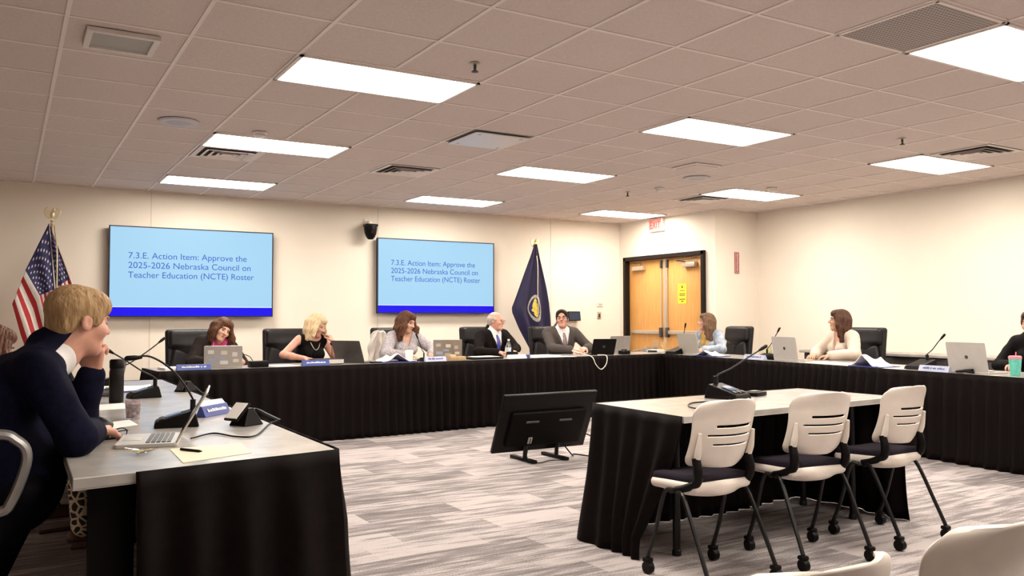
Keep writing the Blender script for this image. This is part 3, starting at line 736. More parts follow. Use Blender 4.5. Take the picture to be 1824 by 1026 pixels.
def person(sp):
    base = v3((*sp['at'], 0)); a = math.radians(sp['face']); Fm = np.array([[math.sin(a), math.cos(a), 0], [-math.cos(a), math.sin(a), 0], [0, 0, 1]]).T
    # columns: right, forward, up
    Fm = np.stack([v3((math.sin(a), -math.cos(a), 0)), v3((math.cos(a), math.sin(a), 0)), v3((0, 0, 1))], 1)
    W = lambda p: base+Fm @ v3(p)
    s = sp.get('s', 1.); seat = sp.get('seat', .46); fem = sp.get('female', False); h = sp.get('h', .0065)
    root = empty('person', tuple(base), 0, sp['label'], 'person')
    lean, side, twist = sp.get('lean', 5), sp.get('side', 0), sp.get('twist', 0)
    T = Fm @ rotm(twist, lean, side)
    J = {}
    pel = W((0, 0, seat+.085*s)); J['pel'] = pel
    up = T[:, 2]; rt = T[:, 0]; fw = T[:, 1]
    hun = sp.get('hunch', 0)
    chest = pel+up*.30*s; upc = nrm(up+fw*hun); nb = chest+upc*.20*s; J['nb'] = nb
    sw = (.165 if fem else .19)*s*sp.get('wide', 1)
    shR = chest+upc*.145*s+rt*sw; shL = chest+upc*.145*s-rt*sw
    if 'nb' in sp:
        pel = v3(sp['pel']); chest = v3(sp['chest']); nb = v3(sp['nb']); upc = nrm(nb-chest); shR, shL = v3(sp['shR']), v3(sp['shL'])
        up = nrm(chest-pel); rt = nrm(shR-shL); fw = nrm(np.cross(up, rt)); T = np.stack([rt, fw, up], 1); J['nb'] = nb
    Hh = Fm @ rotm(*sp.get('head', (0, 0, 0))); hs = s*sp.get('hs', 1.0)
    nd = nrm(upc*.6+v3((0, 0, 1))*.4+fw*.15)
    hc = nb+nd*.125*s+Hh[:, 1]*.02*s
    if 'hc' in sp: hc = v3(sp['hc'])
    l1, l2 = .28*s, .25*s
    arms = {}
    for nm, sh, sg in (('R', shR, 1), ('L', shL, -1)):
        q = sp[nm]; tgt = v3(q['abs']) if 'abs' in q else W(q['at']); pole = Fm @ v3(q.get('pole', (sg*.6, -.3, -.8)))
        if 'elbow' in q: el = v3(q['elbow']); wr = tgt
        else: el, wr = ik(sh, tgt, l1, l2, pole)
        arms[nm] = (sh, el, wr, Fm @ v3(q.get('d', (0, 1, 0))), Fm @ v3(q.get('n', (0, 0, -1))), q.get('curl', .5), q.get('thumb', .5))
    kz = seat+.05
    legs = {}
    for nm, sg in (('R', 1), ('L', -1)):
        q = sp.get('leg'+nm, {}); kn = W(q.get('knee', (sg*.12, .43*s, kz))); an = W(q.get('ankle', (sg*.12, .42*s, .085))); toe = W(q.get('toe', (sg*.14, .42*s+.17, .035)))
        legs[nm] = (pel+Fm @ v3((sg*.09*s, .03, -.01)), kn, an, toe)
    def torso(f, d=0, k=.05, lower=True):
        w_ = sp.get('wide', 1)
        if lower: f.ell(pel+v3((0, 0, .0)), (v3((.165, .125, .10))*s*v3((w_, w_, 1))+d), T, k)
        f.ell(pel+up*.15*s, v3((.138 if fem else .152, .105, .15))*s*v3((w_, w_, 1))+d, T, k)
        Tc = axes(np.cross(upc, rt)*1, upc); 
        f.ell(chest+up*.02*s, v3((.145 if fem else .168, .108, .155))*s*v3((w_, w_, 1))+d, T, k)
        if fem:
            for x in (-1, 1): f.ell(chest+rt*x*.068*s+fw*.085*s+up*.015*s, v3((.06, .055, .06))*s+d, T, .03)
        f.rc(shR-rt*.045*s, shL+rt*.045*s, .056*s+d, None, k); f.rc(chest+upc*.15*s+rt*.10*s, nb+upc*.01, .045*s+d, .05*s+d, k); f.rc(chest+upc*.15*s-rt*.10*s, nb+upc*.01, .045*s+d, .05*s+d, k)
    # ---- body: one continuous surface
    f = Field(); torso(f)
    tk = .9 if fem else 1
    for nm in 'RL':
        sh, el, wr, d_, n_, cu, th = arms[nm]
        f.rc(sh, el, .05*s*tk, .041*s*tk, .03); f.rc(el, el*.6+wr*.4, .042*s*tk, .041*s*tk, .02); f.rc(el*.6+wr*.4, wr, .041*s*tk, .027*s*tk, .02)
        f.rc(wr-nrm(wr-el)*.01, wr+nrm(d_)*.02*s, .026*s*tk, .022*s*tk, .012)
        hand(f, wr, d_, n_, 1 if nm == 'L' else -1, s*(.93 if fem else 1.02), cu, 1, th)
        hp, kn, an, toe = legs[nm]
        f.rc(hp, kn, .085*s, .058*s, .04); f.rc(kn, kn*.65+an*.35+0*fw, .056*s, .056*s, .03); f.rc(kn*.65+an*.35, an, .056*s, .036*s, .02)
        f.rc(an-(toe-an)*.15-v3((0, 0, .045)), toe, .035, .026, .03); f.rc(an, an-v3((0, 0, .04)), .036*s, .036, .02)
    f.rc(nb-nd*.03*s, hc-Hh[:, 1]*.022*s-Hh[:, 2]*.055*s, .060*s*(.9 if fem else 1.04), .052*s*(.86 if fem else 1.04), .03)
    HP = head_prims(f, hc, Hh, hs, fem)
    skin = sp.get('skin', SKIN)
    body = f.mesh('body', h, skin, root)
    # ---- face details
    for x in (-1, 1):
        e_ = MB(); e_.sphere(tuple(HP(x*.031, .0775, .009)), .0118*hs, 14); eo = e_.build('eye', EYEW, root)
        gz = nrm(HP(x*.031+sp.get('gaze', 0)*.4, 1, sp.get('gazez', 0)+.009)-HP(x*.031, .0775, .009)); e_ = MB(); e_.sphere(tuple(HP(x*.031, .0775, .009)+gz*.0075*hs), .0062*hs, 10); e_.build('iris', IRIS, eo)
    for x in (-1, 1):
        t = MB(); t.tube([HP(x*.016, .0905, .026), HP(x*.032, .0905, .031), HP(x*.047, .078, .026)], .0038*hs, 6); t.build('eyebrow', sp.get('brow', sp.get('hairm')), root)
    t = MB(); t.tube([HP(-.023, .086, -.0545), HP(-.010, .0935, -.052), HP(0, .0945, -.0535), HP(.010, .0935, -.052), HP(.023, .086, -.0545)], [.001, .004*hs, .0036*hs, .004*hs, .001], 6)
    t.tube([HP(-.020, .086, -.0575), HP(0, .0935, -.0605), HP(.020, .086, -.0575)], [.001, .0046*hs, .001], 6); t.build('lips', LIP, root)
    down = nrm(v3((0, 0, -1))*.8-Hh[:, 2]*.35-Fm[:, 1]*.08)
    if sp.get('hair'): hair_mesh('hair', sp['hair'], hc, Hh, hs*sp.get('hair_s', 1), sp['hairm'], root, sp.get('down', down), max(.0045, h*.75), sp.get('seed', 0))
    if sp.get('glasses'):
        t = MB()
        for x in (-1, 1):
            t.tube([HP(x*.033+.023*math.cos(q), .106, .007+.017*math.sin(q)) for q in np.linspace(0, 2*PI, 17)], .0022*hs, 6, caps=False, smooth=False)
            t.tube([HP(x*.056, .104, .011), HP(x*.074, .06, .012), HP(x*.080, -.01, .010)], .002*hs, 6, smooth=False)
        t.tube([HP(-.010, .107, .011), HP(0, .110, .014), HP(.010, .107, .011)], .002*hs, 6, smooth=False); t.build('glasses', sp['glasses'], root)
    # ---- clothes
    def front(z, off, x=0):
        """point on the chest front: z along the spine from the pelvis"""
        return z
    def trousers(m_):
        g = Field(); g.ell(pel, v3((.172, .132, .105))*s, T, .04)
        for nm in 'RL':
            hp, kn, an, toe = legs[nm]; g.rc(hp, kn, .094*s, .070*s, .05); g.rc(kn, an+v3((0, 0, .0)), .070*s, .058*s, .03)
        g.mesh('trousers', max(h, .008), m_, root)
        for nm in 'RL':
            t = Field(); hp, kn, an, toe = legs[nm]; t.rc(an-v3((0, 0, .045))-(toe-an)*.22*v3((1, 1, 0)), toe, .043, .034, .02)
            t.box(an*.45+toe*.55-v3((0, 0, an[2]*.45+toe[2]*.55-.012)), (.05, .14, .012), axes((toe-an)*v3((1, 1, 0)), (0, 0, 1)), .006, .01)
            t.mesh('shoe', max(h, .007), sp.get('shoe', BLACK), root)
    trousers(sp.get('pants', mat('trousers_black', (.005, .004, .006), .8, spec=.08, noise=.15)))
    ct = chest+up*.0
    def tl(X, Y, Z):
        x, y, z = X-ct[0], Y-ct[1], Z-ct[2]
        return [T[0, i]*x+T[1, i]*y+T[2, i]*z for i in range(3)]
    def front_pt(z, x, d):
        p = ct+up*z+rt*x
        for q in np.linspace(.24, .0, 100)*s:
            w_ = p+fw*q
            if body_inside(w_, ct, T, s, pel, up, chest, fem, sp.get('wide', 1), d): return w_
        return p+fw*.05*s
    def vneck(z0, slope, w0=.0):
        def q(X, Y, Z):
            x, y, z = tl(X, Y, Z)
            w_ = w0+np.maximum(z-z0, 0)*slope
            return np.maximum(np.maximum((np.abs(x)-w_)*.9, z0-z), .0-y)
        return q
    lo, hi = chest-v3((.32, .32, .15))*s, chest+v3((.32, .32, .38))*s
    def sleeves(g, d, upto=1., cuff=0):
        for nm in 'RL':
            sh, el, wr = arms[nm][:3]; e2 = el+(wr-el)*upto
            g.rc(sh, el, .056*s*tk+d, .047*s*tk+d, .03); g.rc(el, e2, .048*s*tk+d, (.046-.012*upto)*s*tk+d, .02)
    wr_amp = sp.get('wrinkle', .0025)
    def wrinkle(X, Y, Z): return wr_amp*(np.sin(X*47+Z*31+3*np.sin(Y*23))+np.sin(Y*53-Z*38+2*np.sin(X*31)))*.6
    kind = sp['top']
    if kind in ('suit', 'blazer'):
        # shirt beneath
        g = Field(); torso(g, .007, .05); g.rc(nb-upc*.02, nb+nd*.045*s, .066*s*(.9 if fem else 1.03), .060*s*(.9 if fem else 1.06), .02)
        g.fn(vneck(.19*s, .9, .004), lo, hi, .01, -1) if fem else g.fn(vneck(.235*s, .9, .004), lo, hi, .01, -1)
        for nm in 'RL':
            sh, el, wr = arms[nm][:3]; u_ = nrm(wr-el)
            if sp.get('cuffs', True): g.rc(wr-u_*.07, wr-u_*.004, .036*s, .034*s, .005)
        g.mesh('shirt', h, sp['shirt'], root)
        g = Field(); torso(g, .020, .06); cu_ = sp.get('collar_up', .035); g.rc(nb+upc*.0-fw*.035*s, nb+upc*cu_*s-fw*.03*s, .075*s, (.068+.2*max(0, cu_-.035))*s, .03)
        g.rc(pel+up*.0, pel-v3((0, 0, .0))+fw*.02, .17*s, .17*s, .05)
        g.fn(vneck(sp.get('v0', -.06)*s, sp.get('vs', .30), .006), lo, hi, .008, -1)
        g.ell(nb+nd*.055*s+fw*sp.get('ncut', .02), v3((.062, .07, .06))*s*(.92 if fem else 1.05), Hh, .01, -1)
        sleeves(g, .014, sp.get('sleeve', .92))
        for ex in sp.get('extra', ()): g.rc(*ex)
        for sg in (-1, 1):
            zs = np.linspace(sp.get('v0', -.06)*s, .17*s, 9); vs = []; fs = []
            for i, z in enumerate(zs):
                w_ = .004+max(z-sp.get('v0', -.06)*s, 0)*sp.get('vs', .30); b_ = .004+.034*s*math.sin(min(1, i/5.5)*PI/2)
                for x in (w_, w_+b_): vs.append(tuple(front_pt(z, sg*x, .023)+fw*.003))
            for i in range(8): fs.append((2*i, 2*i+1, 2*i+3, 2*i+2))
            t = MB(); t.add(vs, fs); t.build('lapel', sp['jacket'], root, solid=.006)
        g.mesh('jacket', h, sp['jacket'], root, wrinkle)
        if sp.get('tie'):
            shf = v3
            pts = []
            for z in np.linspace(.215, -.06, 8)*s:
                # march from the front to the shirt front
                p = ct+up*z; best = None
                for q in np.linspace(.2, .04, 60)*s:
                    w_ = p+fw*q
                    if body_inside(w_, ct, T, s, pel, up, chest, fem, sp.get('wide', 1), .009): best = w_; break
                if best is None: best = p+fw*.06*s
                pts.append(best+fw*.004)
            t = MB(); wds = [.020, .016, .020, .024, .028, .031, .034, .036]
            vs = []; fs = []
            for i, p in enumerate(pts):
                w_ = wds[i]*s
                for x, dz in ((-1, 0), (0, .006), (1, 0)): vs.append(tuple(p+rt*x*w_+fw*dz))
            for i in range(len(pts)-1):
                for x in (0, 1): fs.append((i*3+x, i*3+x+1, (i+1)*3+x+1, (i+1)*3+x))
            t.add(vs, fs); t.build('tie', sp['tie'], root, solid=.006)
            t = MB(); t.sphere(tuple(pts[0]+up*.008), (.017*s, .014*s, .017*s)); t.build('tie_knot', sp['tie'], root)
        for k_ in range(2 if not fem else 1):
            z = (sp.get('v0', -.06)-.02-.09*k_)*s; p = ct+up*z
            for q in np.linspace(.24, .04, 80)*s:
                w_ = p+fw*q
                if body_inside(w_, ct, T, s, pel, up, chest, fem, sp.get('wide', 1), .022): break
            MB().sphere(tuple(w_), .007*s, 10).build('button', BLACK, root)
    elif kind == 'sleeveless':
        g = Field(); torso(g, .010, .05)
        for nm, sg in (('R', 1), ('L', -1)):
            sh = arms[nm][0]; g.ell(sh+rt*sg*.045*s+up*.01, v3((.05, .085, .12))*s, T, .02, -1)
        g.ell(nb+fw*.06*s+up*.02*s, v3((.085, .075, .07))*s, T, .01, -1); g.ell(nb+nd*.07*s, v3((.08, .08, .07))*s, T, .01, -1)
        g.mesh('top', h, sp['cloth'], root, wrinkle)
    elif kind in ('cardigan', 'blouse', 'shirt'):
        if sp.get('inner'):
            g = Field(); torso(g, .008, .05); g.ell(nb+fw*.05*s+up*.03*s, v3((.075, .07, .08))*s, T, .01, -1); g.ell(nb+nd*.08*s, v3((.08, .08, .07))*s, T, .01, -1); g.mesh('undershirt', h, sp['inner'], root)
        g = Field(); torso(g, .016, .05)
        g.rc(nb-fw*.03*s, nb+upc*.03*s-fw*.025*s, .068*s, .062*s, .03)
        g.fn(vneck(sp.get('v0', .06)*s, sp.get('vs', .5), .004), lo, hi, .008, -1)
        g.ell(nb+nd*.06*s+fw*.015, v3((.058, .064, .06))*s, Hh, .01, -1)
        sleeves(g, .012 + sp.get('loose', 0), sp.get('sleeve', .93))
        g.mesh(sp.get('topname', kind), h, sp['cloth'], root, wrinkle)
    elif kind == 'sweater':
        g = Field(); torso(g, .014, .05); sleeves(g, .010, .95); g.ell(nb+nd*.07*s, v3((.07, .07, .06))*s, T, .01, -1)
        g.mesh('sweater', h, sp['cloth'], root, wrinkle)
    if sp.get('necklace'):
        pts = []
        for q in np.linspace(-1, 1, 13):
            z = (.19-.12*(1-q*q))*s; x = q*.075*s; p = ct+up*z+rt*x
            for yy in np.linspace(.22, -.05, 80)*s:
                w_ = p+fw*yy
                if body_inside(w_, ct, T, s, pel, up, chest, fem, 1, .014): break
            pts.append(w_+fw*.006)
        t = MB(); t.tube(pts, .005 if sp['necklace'] is True else .003, 6); t.build('necklace', STEEL if sp['necklace'] is True else sp['necklace'], root)
    if sp.get('lanyard'):
        t = MB(); t.tube([ct+up*.20*s+rt*.06*s+fw*.09*s, ct+up*.10*s+rt*.045*s+fw*.155*s, ct-up*.03*s+fw*.165*s, ct+up*.10*s-rt*.045*s+fw*.155*s, ct+up*.20*s-rt*.06*s+fw*.09*s], .0035, 6); t.rbox(tuple(ct-up*.06*s+fw*.165*s), (.05, .008, .06), .002); t.build('lanyard', sp['lanyard'], root)
    for nm in sp.get('watch', ''):
        sh, el, wr = arms[nm][:3]; u_ = nrm(wr-el); A = Matrix(axes(u_, (0.1, .3, 1)).tolist()) @ Rx(-PI/2)
        t = MB(); t.lathe([(.031, -.010), (.034, -.010), (.034, .010), (.031, .010)], tuple(wr-u_*.018), 20, A); t.build('wristband', sp.get('watchm', BLACK), root)
    for c_ in root.children: c_.matrix_parent_inverse = root.matrix_basis.inverted()
    return root, dict(arms=arms, hc=hc, H=Hh, nb=nb, chest=chest, T=T, root=root)
def body_inside(w_, ct, T, s, pel, up, chest, fem, wide, d):
    def e(c, r):
        q = T.T @ (w_-c); return ((q/(v3(r)*s*v3((wide, wide, 1))+d))**2).sum() < 1
    if e(pel+up*.15*s, (.138 if fem else .152, .105, .15)) or e(chest+up*.02*s, (.145 if fem else .168, .108, .155)): return True
    if fem and any(e(chest+T[:, 0]*x*.068*s+T[:, 1]*.085*s+up*.015*s, (.06, .055, .06)) for x in (-1, 1)): return True
    return False

BROWNH = mat('hair_brown', (.075, .030, .016), .45, spec=.18, bump=.8, bscale=55, stretch=(2.2, 2.2, .45), col2=(.13, .056, .03), nscale=30)
DBROWNH = mat('hair_dark_brown', (.045, .018, .010), .42, spec=.18, bump=.8, bscale=55, stretch=(2.2, 2.2, .45), col2=(.085, .035, .02), nscale=30)
BLONDEH = mat('hair_blonde', (.52, .36, .20), .5, spec=.18, bump=.8, bscale=55, stretch=(2.2, 2.2, .45), col2=(.70, .55, .36), nscale=40)
SANDYH = mat('hair_sandy', (.27, .155, .07), .6, spec=.18, bump=.8, bscale=55, stretch=(2.2, 2.2, .45), col2=(.44, .29, .155), nscale=28)
GREYH = mat('hair_grey', (.38, .33, .29), .55, spec=.18, bump=.8, bscale=55, stretch=(2.2, 2.2, .45), col2=(.55, .5, .45), nscale=40)
ASHH = mat('hair_ash_brown', (.085, .045, .026), .5, spec=.18, bump=.8, bscale=55, stretch=(2.2, 2.2, .45), col2=(.17, .095, .055), nscale=35)
BLACKH = mat('hair_black', (.014, .010, .009), .4, spec=.18, bump=.8, bscale=55, stretch=(2.2, 2.2, .45), noise=.2)
NAVYJ = mat('jacket_navy', (.0055, .0055, .017), .8, noise=.2, nscale=60, spec=.06, bump=.15, bscale=400)
BLKJ = mat('jacket_black', (.009, .0065, .006), .8, noise=.15, nscale=60, spec=.06, bump=.15, bscale=300)
CHARJ = mat('blazer_charcoal', (.020, .014, .013), .75, spec=.1, noise=.15, nscale=60)
GREYJ = mat('jacket_grey', (.075, .062, .058), .75, spec=.15, noise=.08, nscale=90, bump=.15, bscale=300)
WSHIRT = mat('shirt_white', (.76, .73, .72), .7, noise=.02)
PINKT = mat('top_pink', (.55, .03, .16), .6, noise=.1)
BLKT = mat('top_black', (.005, .004, .004), .7, spec=.08, noise=.15)
CARD = mat('cardigan_speckled', (.26, .235, .26), .85, col2=(.52, .48, .50), nscale=75)
DENIM = mat('denim_light', (.19, .235, .31), .8, col2=(.44, .475, .53), nscale=14)
MUST = mat('top_mustard', (.50, .30, .06), .7, noise=.15)
CREAMB = mat('blouse_cream', (.60, .50, .415), .7, noise=.03, spec=.15)
TIEB = mat('tie_blue', (.05, .055, .30), .5, noise=.2, nscale=60)
TIEP = mat('tie_pattern', (.12, .06, .07), .5, col2=(.40, .32, .34), nscale=70)
GLF = mat('glasses_frame_dark', (.03, .018, .015), .3, noise=.1)
GLG = mat('glasses_frame_gold', (.35, .20, .10), .3, metal=.4, noise=.1)
DENIMD = mat('trousers_grey', (.05, .05, .06), .8, noise=.15)

def facing(x, y): return math.degrees(math.atan2(y, x))
BK = -90   # the back row looks towards the audience
PE = {}
def add(key, **sp): PE[key] = person(sp); return PE[key]
def bxy(px, Y): return onY(px, 600, Y).x
add('pink', at=(1.74, 9.02), face=BK, s=.97, female=True, lean=20, side=-14, twist=-5, hair='medium', hairm=BROWNH, head=(12, 14, -26), top='blazer', jacket=CHARJ, shirt=PINKT, cuffs=False,
    sleeve=.55, v0=-.02, vs=.34, lanyard=mat('lanyard_violet', (.30, .22, .45), .6, noise=.05), R=dict(at=(-.02, .45, .79), d=(-.6, .7, -.2), n=(-.3, -.2, -.9), curl=.9, pole=(.9, -.1, -.5)), L=dict(at=(-.26, .42, .80), d=(.7, .7, -.1), n=(0, 0, -1), curl=.5),
    label='woman with brown hair in a charcoal blazer and pink top, leaning and writing', seed=1)
add('blonde', at=(2.80, 9.10), face=BK, s=.98, female=True, lean=14, side=-4, twist=12, hair='medium', hairm=BLONDEH, head=(42, 24, -8), top='sleeveless', cloth=BLKT, necklace=True,
    R=dict(at=(.13, .42, .79), d=(-.75, .6, -.1), n=(0, 0, -1), curl=.4, pole=(1, -.2, -.3)), L=dict(at=(-.252, .205, .95), d=(.42, -.30, .9), n=(.75, -.6, .2), curl=1.2, pole=(-.5, .6, -.9)), watch='L',
    label='woman with wavy blonde hair in a sleeveless black top, chin on her hand', seed=2, skin=SKINP)
add('grey', at=(3.98, 9.22), face=BK, s=1.0, female=True, lean=9, side=0, twist=10, hair='wavy', hairm=BROWNH, head=(30, 16, -6), top='cardigan', cloth=CARD, v0=.05, vs=.5, loose=.006,
    R=dict(at=(.10, .44, .79), d=(-.7, .7, -.1), n=(0, 0, -1), curl=.5, pole=(1, -.2, -.4)), L=dict(at=(-.20, .42, .79), d=(.3, .9, -.1), n=(.4, 0, -.9), curl=.8, pole=(-1, -.2, -.4)), necklace=STEEL,
    label='woman with wavy brown hair in a speckled grey cardigan, looking down', seed=3)
add('tie', at=(5.24, 9.30), face=BK, s=1.0, lean=6, twist=14, hair='balding', hairm=GREYH, head=(38, 2, -4), glasses=GLG, top='suit', jacket=BLKJ, shirt=WSHIRT, tie=TIEB, v0=-.10, vs=.30, skin=SKINP, wide=1.08,
    R=dict(at=(.12, .42, .79), d=(-.8, .6, -.1), n=(0, 0, -1), curl=.5, pole=(1, -.2, -.5)), L=dict(at=(-.10, .42, .79), d=(.6, .8, -.1), n=(0, 0, -1), curl=.6, pole=(-1, -.2, -.5)),
    label='older balding man with glasses in a black suit and blue tie', seed=4)
add('greysuit', at=(6.33, 9.36), face=BK, s=1.03, lean=7, twist=-6, hair='short', hairm=BLACKH, head=(-38, -7, 4), glasses=GLF, top='suit', jacket=GREYJ, shirt=WSHIRT, tie=TIEP, v0=-.09, vs=.30, skin=SKINP, wide=1.05,
    R=dict(at=(.09, .42, .80), d=(-.85, .45, -.1), n=(-.1, -.3, -.9), curl=.9, pole=(1, -.2, -.5)), L=dict(at=(-.12, .43, .81), d=(.85, .45, -.1), n=(.1, -.3, -.9), curl=.9, pole=(-1, -.2, -.5)),
    label='dark haired man with glasses in a grey suit, hands folded on the table', seed=5)
RT = 180
add('denim', at=(8.16, 8.38), face=185, s=.97, female=True, lean=8, twist=0, hair='long', hairm=ASHH, head=(-38, -4, 4), top='shirt', topname='denim_jacket', cloth=DENIM, inner=MUST, v0=-.16, vs=.30, loose=.006,
    R=dict(at=(.02, .38, .79), d=(-.5, .85, -.1), n=(0, 0, -1), curl=.5, pole=(1, -.3, -.4)), L=dict(at=(-.14, .36, .79), d=(.5, .85, -.1), n=(0, 0, -1), curl=.5, pole=(-1, -.3, -.4)), lanyard=mat('lanyard_grey', (.2, .2, .22), .6, noise=.05),
    label='woman with ash brown hair in a pale denim jacket beside the oak doors', seed=6, skin=SKINP)
add('cream', at=(8.10, 6.22), face=170, s=1.0, female=True, lean=5, twist=-8, hair='long', hairm=DBROWNH, head=(-30, -3, 2), top='blouse', cloth=CREAMB, v0=.0, vs=.34, loose=.01,
    R=dict(at=(.06, .40, .79), d=(-.5, .85, -.1), n=(0, 0, -1), curl=.5, pole=(1, -.3, -.4)), L=dict(at=(-.16, .38, .79), d=(.5, .85, -.1), n=(0, 0, -1), curl=.5, pole=(-1, -.3, -.4)), necklace=STEEL,
    label='woman with long dark brown hair in a cream blouse at the right table', seed=7, skin=SKINO)
add('edge', at=(7.98, 4.11), face=180, s=.98, female=True, lean=8, twist=0, hair='short', hairm=DBROWNH, head=(14, 4, 0), top='sweater', cloth=BLKT,
    R=dict(at=(.02, .36, .79), d=(-.4, .9, -.1), n=(0, 0, -1), curl=.5, pole=(1, -.3, -.4)), L=dict(at=(-.26, .34, .79), d=(.2, .95, -.1), n=(0, 0, -1), curl=.5, pole=(-1, -.1, -.3)),
    label='person in a black sweater at the right edge behind the teal tumbler', seed=8, skin=SKINP)
# left table, looking along +x
add('navy', at=(-.24, 3.50), face=0, s=1.04, h=.005, lean=28, side=0, twist=0, hunch=.35, hair='man_full', hairm=SANDYH, pel=(-.28, 3.5, .61), chest=(-.015, 3.50, .905), nb=(.172, 3.50, 1.082), shR=(.095, 3.295, 1.035), shL=(.125, 3.70, 1.035), hc=(.228, 3.50, 1.195), extra=[((-.05, 3.42, .78), (.06, 3.40, .62), .14, .12, .05), ((-.20, 3.42, .70), (.02, 3.38, .60), .15, .13, .05), ((.0, 3.5, .86), (.08, 3.46, .70), .12, .12, .06)], head=(26, 8, 0), top='suit', jacket=NAVYJ, shirt=WSHIRT, v0=-.10, vs=.34, skin=SKINP, wide=1.08, wrinkle=.003, collar_up=.07, ncut=.035,
    R=dict(abs=(.285, 3.52, .788), elbow=(.215, 3.265, .800), d=(-.85, .3, .0), n=(0, 0, -1), curl=.6, pole=(0, 0, -1)),
    L=dict(abs=(.285, 3.60, 1.005), elbow=(.245, 3.66, .800), d=(.22, .0, .97), n=(-.9, .55, .15), curl=1.35, thumb=.6),
    legR=dict(knee=(.20, .31, .61), ankle=(.20, -.04, .10), toe=(.22, .12, .035)), legL=dict(knee=(-.14, .33, .60), ankle=(-.14, .12, .10), toe=(-.16, .28, .035)),
    label='sandy haired man in a navy suit leaning on the left table, hand at mouth', seed=9)
add('leopard', at=(-.36, 5.25), face=0, s=.95, female=True, lean=24, hunch=.2, hair='medium', hairm=BROWNH, head=(10, 18, 0), top='sweater', cloth=BLKT, pants=LEOP, shoe=mat('shoe_brown', (.07, .03, .02), .5, noise=.1),
    R=dict(at=(.12, .66, .79), d=(-.2, .95, -.1), n=(0, 0, -1), curl=.5), L=dict(at=(-.12, .66, .79), d=(.2, .95, -.1), n=(0, 0, -1), curl=.5),
    legR=dict(knee=(.20, .70, .56), ankle=(.20, .725, .10), toe=(.22, .875, .035)), legL=dict(knee=(-.22, .56, .54), ankle=(-.25, .58, .16), toe=(-.27, .74, .10)),
    label='person with brown hair and leopard print trousers behind the man in navy', seed=10)
# ------------------------------------------------------------------ chairs
def exec_chair(loc, rz, label):
    o = empty('office_chair', loc, rz, label, 'office chair', 'black leather office chairs')
    def sd(name, build, h=.010, m_=LEATHER, par=None):
        f = Field(); build(f); q = f.mesh(name, h, m_, None); q.parent = par or o; return q
    I = np.eye(3); Rb = np.array(Rx(math.radians(7)))   # back leans away from the sitter
    B = lambda x, y, z: v3((0, -.22, .50))+Rb @ v3((x, y, z*.92))
    sd('seat', lambda f: (f.box((0, .02, .445), (.255, .25, .045), I, .04, .02), f.box((0, .03, .48), (.23, .23, .03), I, .028, .02)))
    bk = sd('backrest', lambda f: f.box(B(0, -.055, .31), (.255, .035, .315), Rb, .034, .02))
    sd('headrest', lambda f: (f.box(B(0, -.005, .53), (.235, .045, .10), Rb, .043, .03), f.ell(B(0, -.005, .42), (.17, .045, .11), Rb, .03)))
    sd('back_cushion', lambda f: (f.box(B(-.115, -.005, .20), (.115, .035, .19), Rb @ np.array(Ry(.22)), .033, .03), f.box(B(.115, -.005, .20), (.115, .035, .19), Rb @ np.array(Ry(-.22)), .033, .03)))
    for x in (-1, 1):
        t = MB(); t.tube([(x*.26, -.14, .46), (x*.30, -.12, .54), (x*.30, -.08, .66)], .018, 8); t.tube([(x*.26, .12, .46), (x*.30, .14, .54), (x*.30, .12, .66)], .018, 8)
        q = t.build('armrest', BLACK, o); t = MB(); t.rbox((x*.30, .02, .675), (.06, .28, .03), .012); t.build('arm_pad', LEATHER, q)
    t = MB(); t.lathe([(.03, .40), (.03, .25), (.04, .25), (.04, .12), (.05, .10)], n=14); t.build('gas_lift', BLACKM, o)
    for k in range(5):
        a = 2*PI*k/5+.3; c, s_ = math.cos(a), math.sin(a)
        t = MB(); t.tube([(c*.03, s_*.03, .11), (c*.18, s_*.18, .10), (c*.31, s_*.31, .075)], [.028, .022, .016], 8); q = t.build('base_leg', BLACK, o)
        w_ = MB(); w_.lathe([(.004, -.02), (.028, -.02), (.030, 0), (.028, .02), (.004, .02)], (c*.31, s_*.31, .030), 14, Rz(a) @ Rx(PI/2)); w_.build('caster', BLACK, q)
    return o
def place_copy(src, loc, rz, label, group=None):
    c = copy_tree(src); c.location = loc; c.rotation_euler.z = rz; c['label'] = label
    if group: c['group'] = group
    return c
ch0 = exec_chair((1.73, 9.33, -.0), PI+.05, 'black leather office chair behind the woman in the pink top')
place_copy(ch0, (2.73, 9.40, 0), PI-.12, 'black leather office chair behind the blonde woman')
place_copy(ch0, (4.12, 9.50, .0), PI+.05, 'black leather office chair with pale garment, behind the woman in speckled grey')
place_copy(ch0, (5.36, 9.56, 0), PI-.05, 'black leather office chair behind the older man with the blue tie')
place_copy(ch0, (6.48, 9.62, .0), PI+.0, 'black leather office chair behind the man in the grey suit')
p = onX(1315, 600, 8.36)
place_copy(ch0, (8.28, 8.36, 0), PI/2-.12, 'black leather office chair beside the woman in denim, showing its front')
place_copy(ch0, (8.38, 6.42, 0), PI/2-.05, 'black leather office chair behind the woman in the cream blouse')
place_copy(ch0, (8.32, 4.02, .0), PI/2, 'black leather office chair at the right edge, behind the black sweater')
place_copy(ch0, (-.70, 5.25, 0), -PI/2, 'black office chair under the person with leopard print trousers')
place_copy(ch0, (-.02, 6.05, 0), -PI/2+.2, 'black office chair farther along the left table, only its base showing')
for c in (ch0,): pass
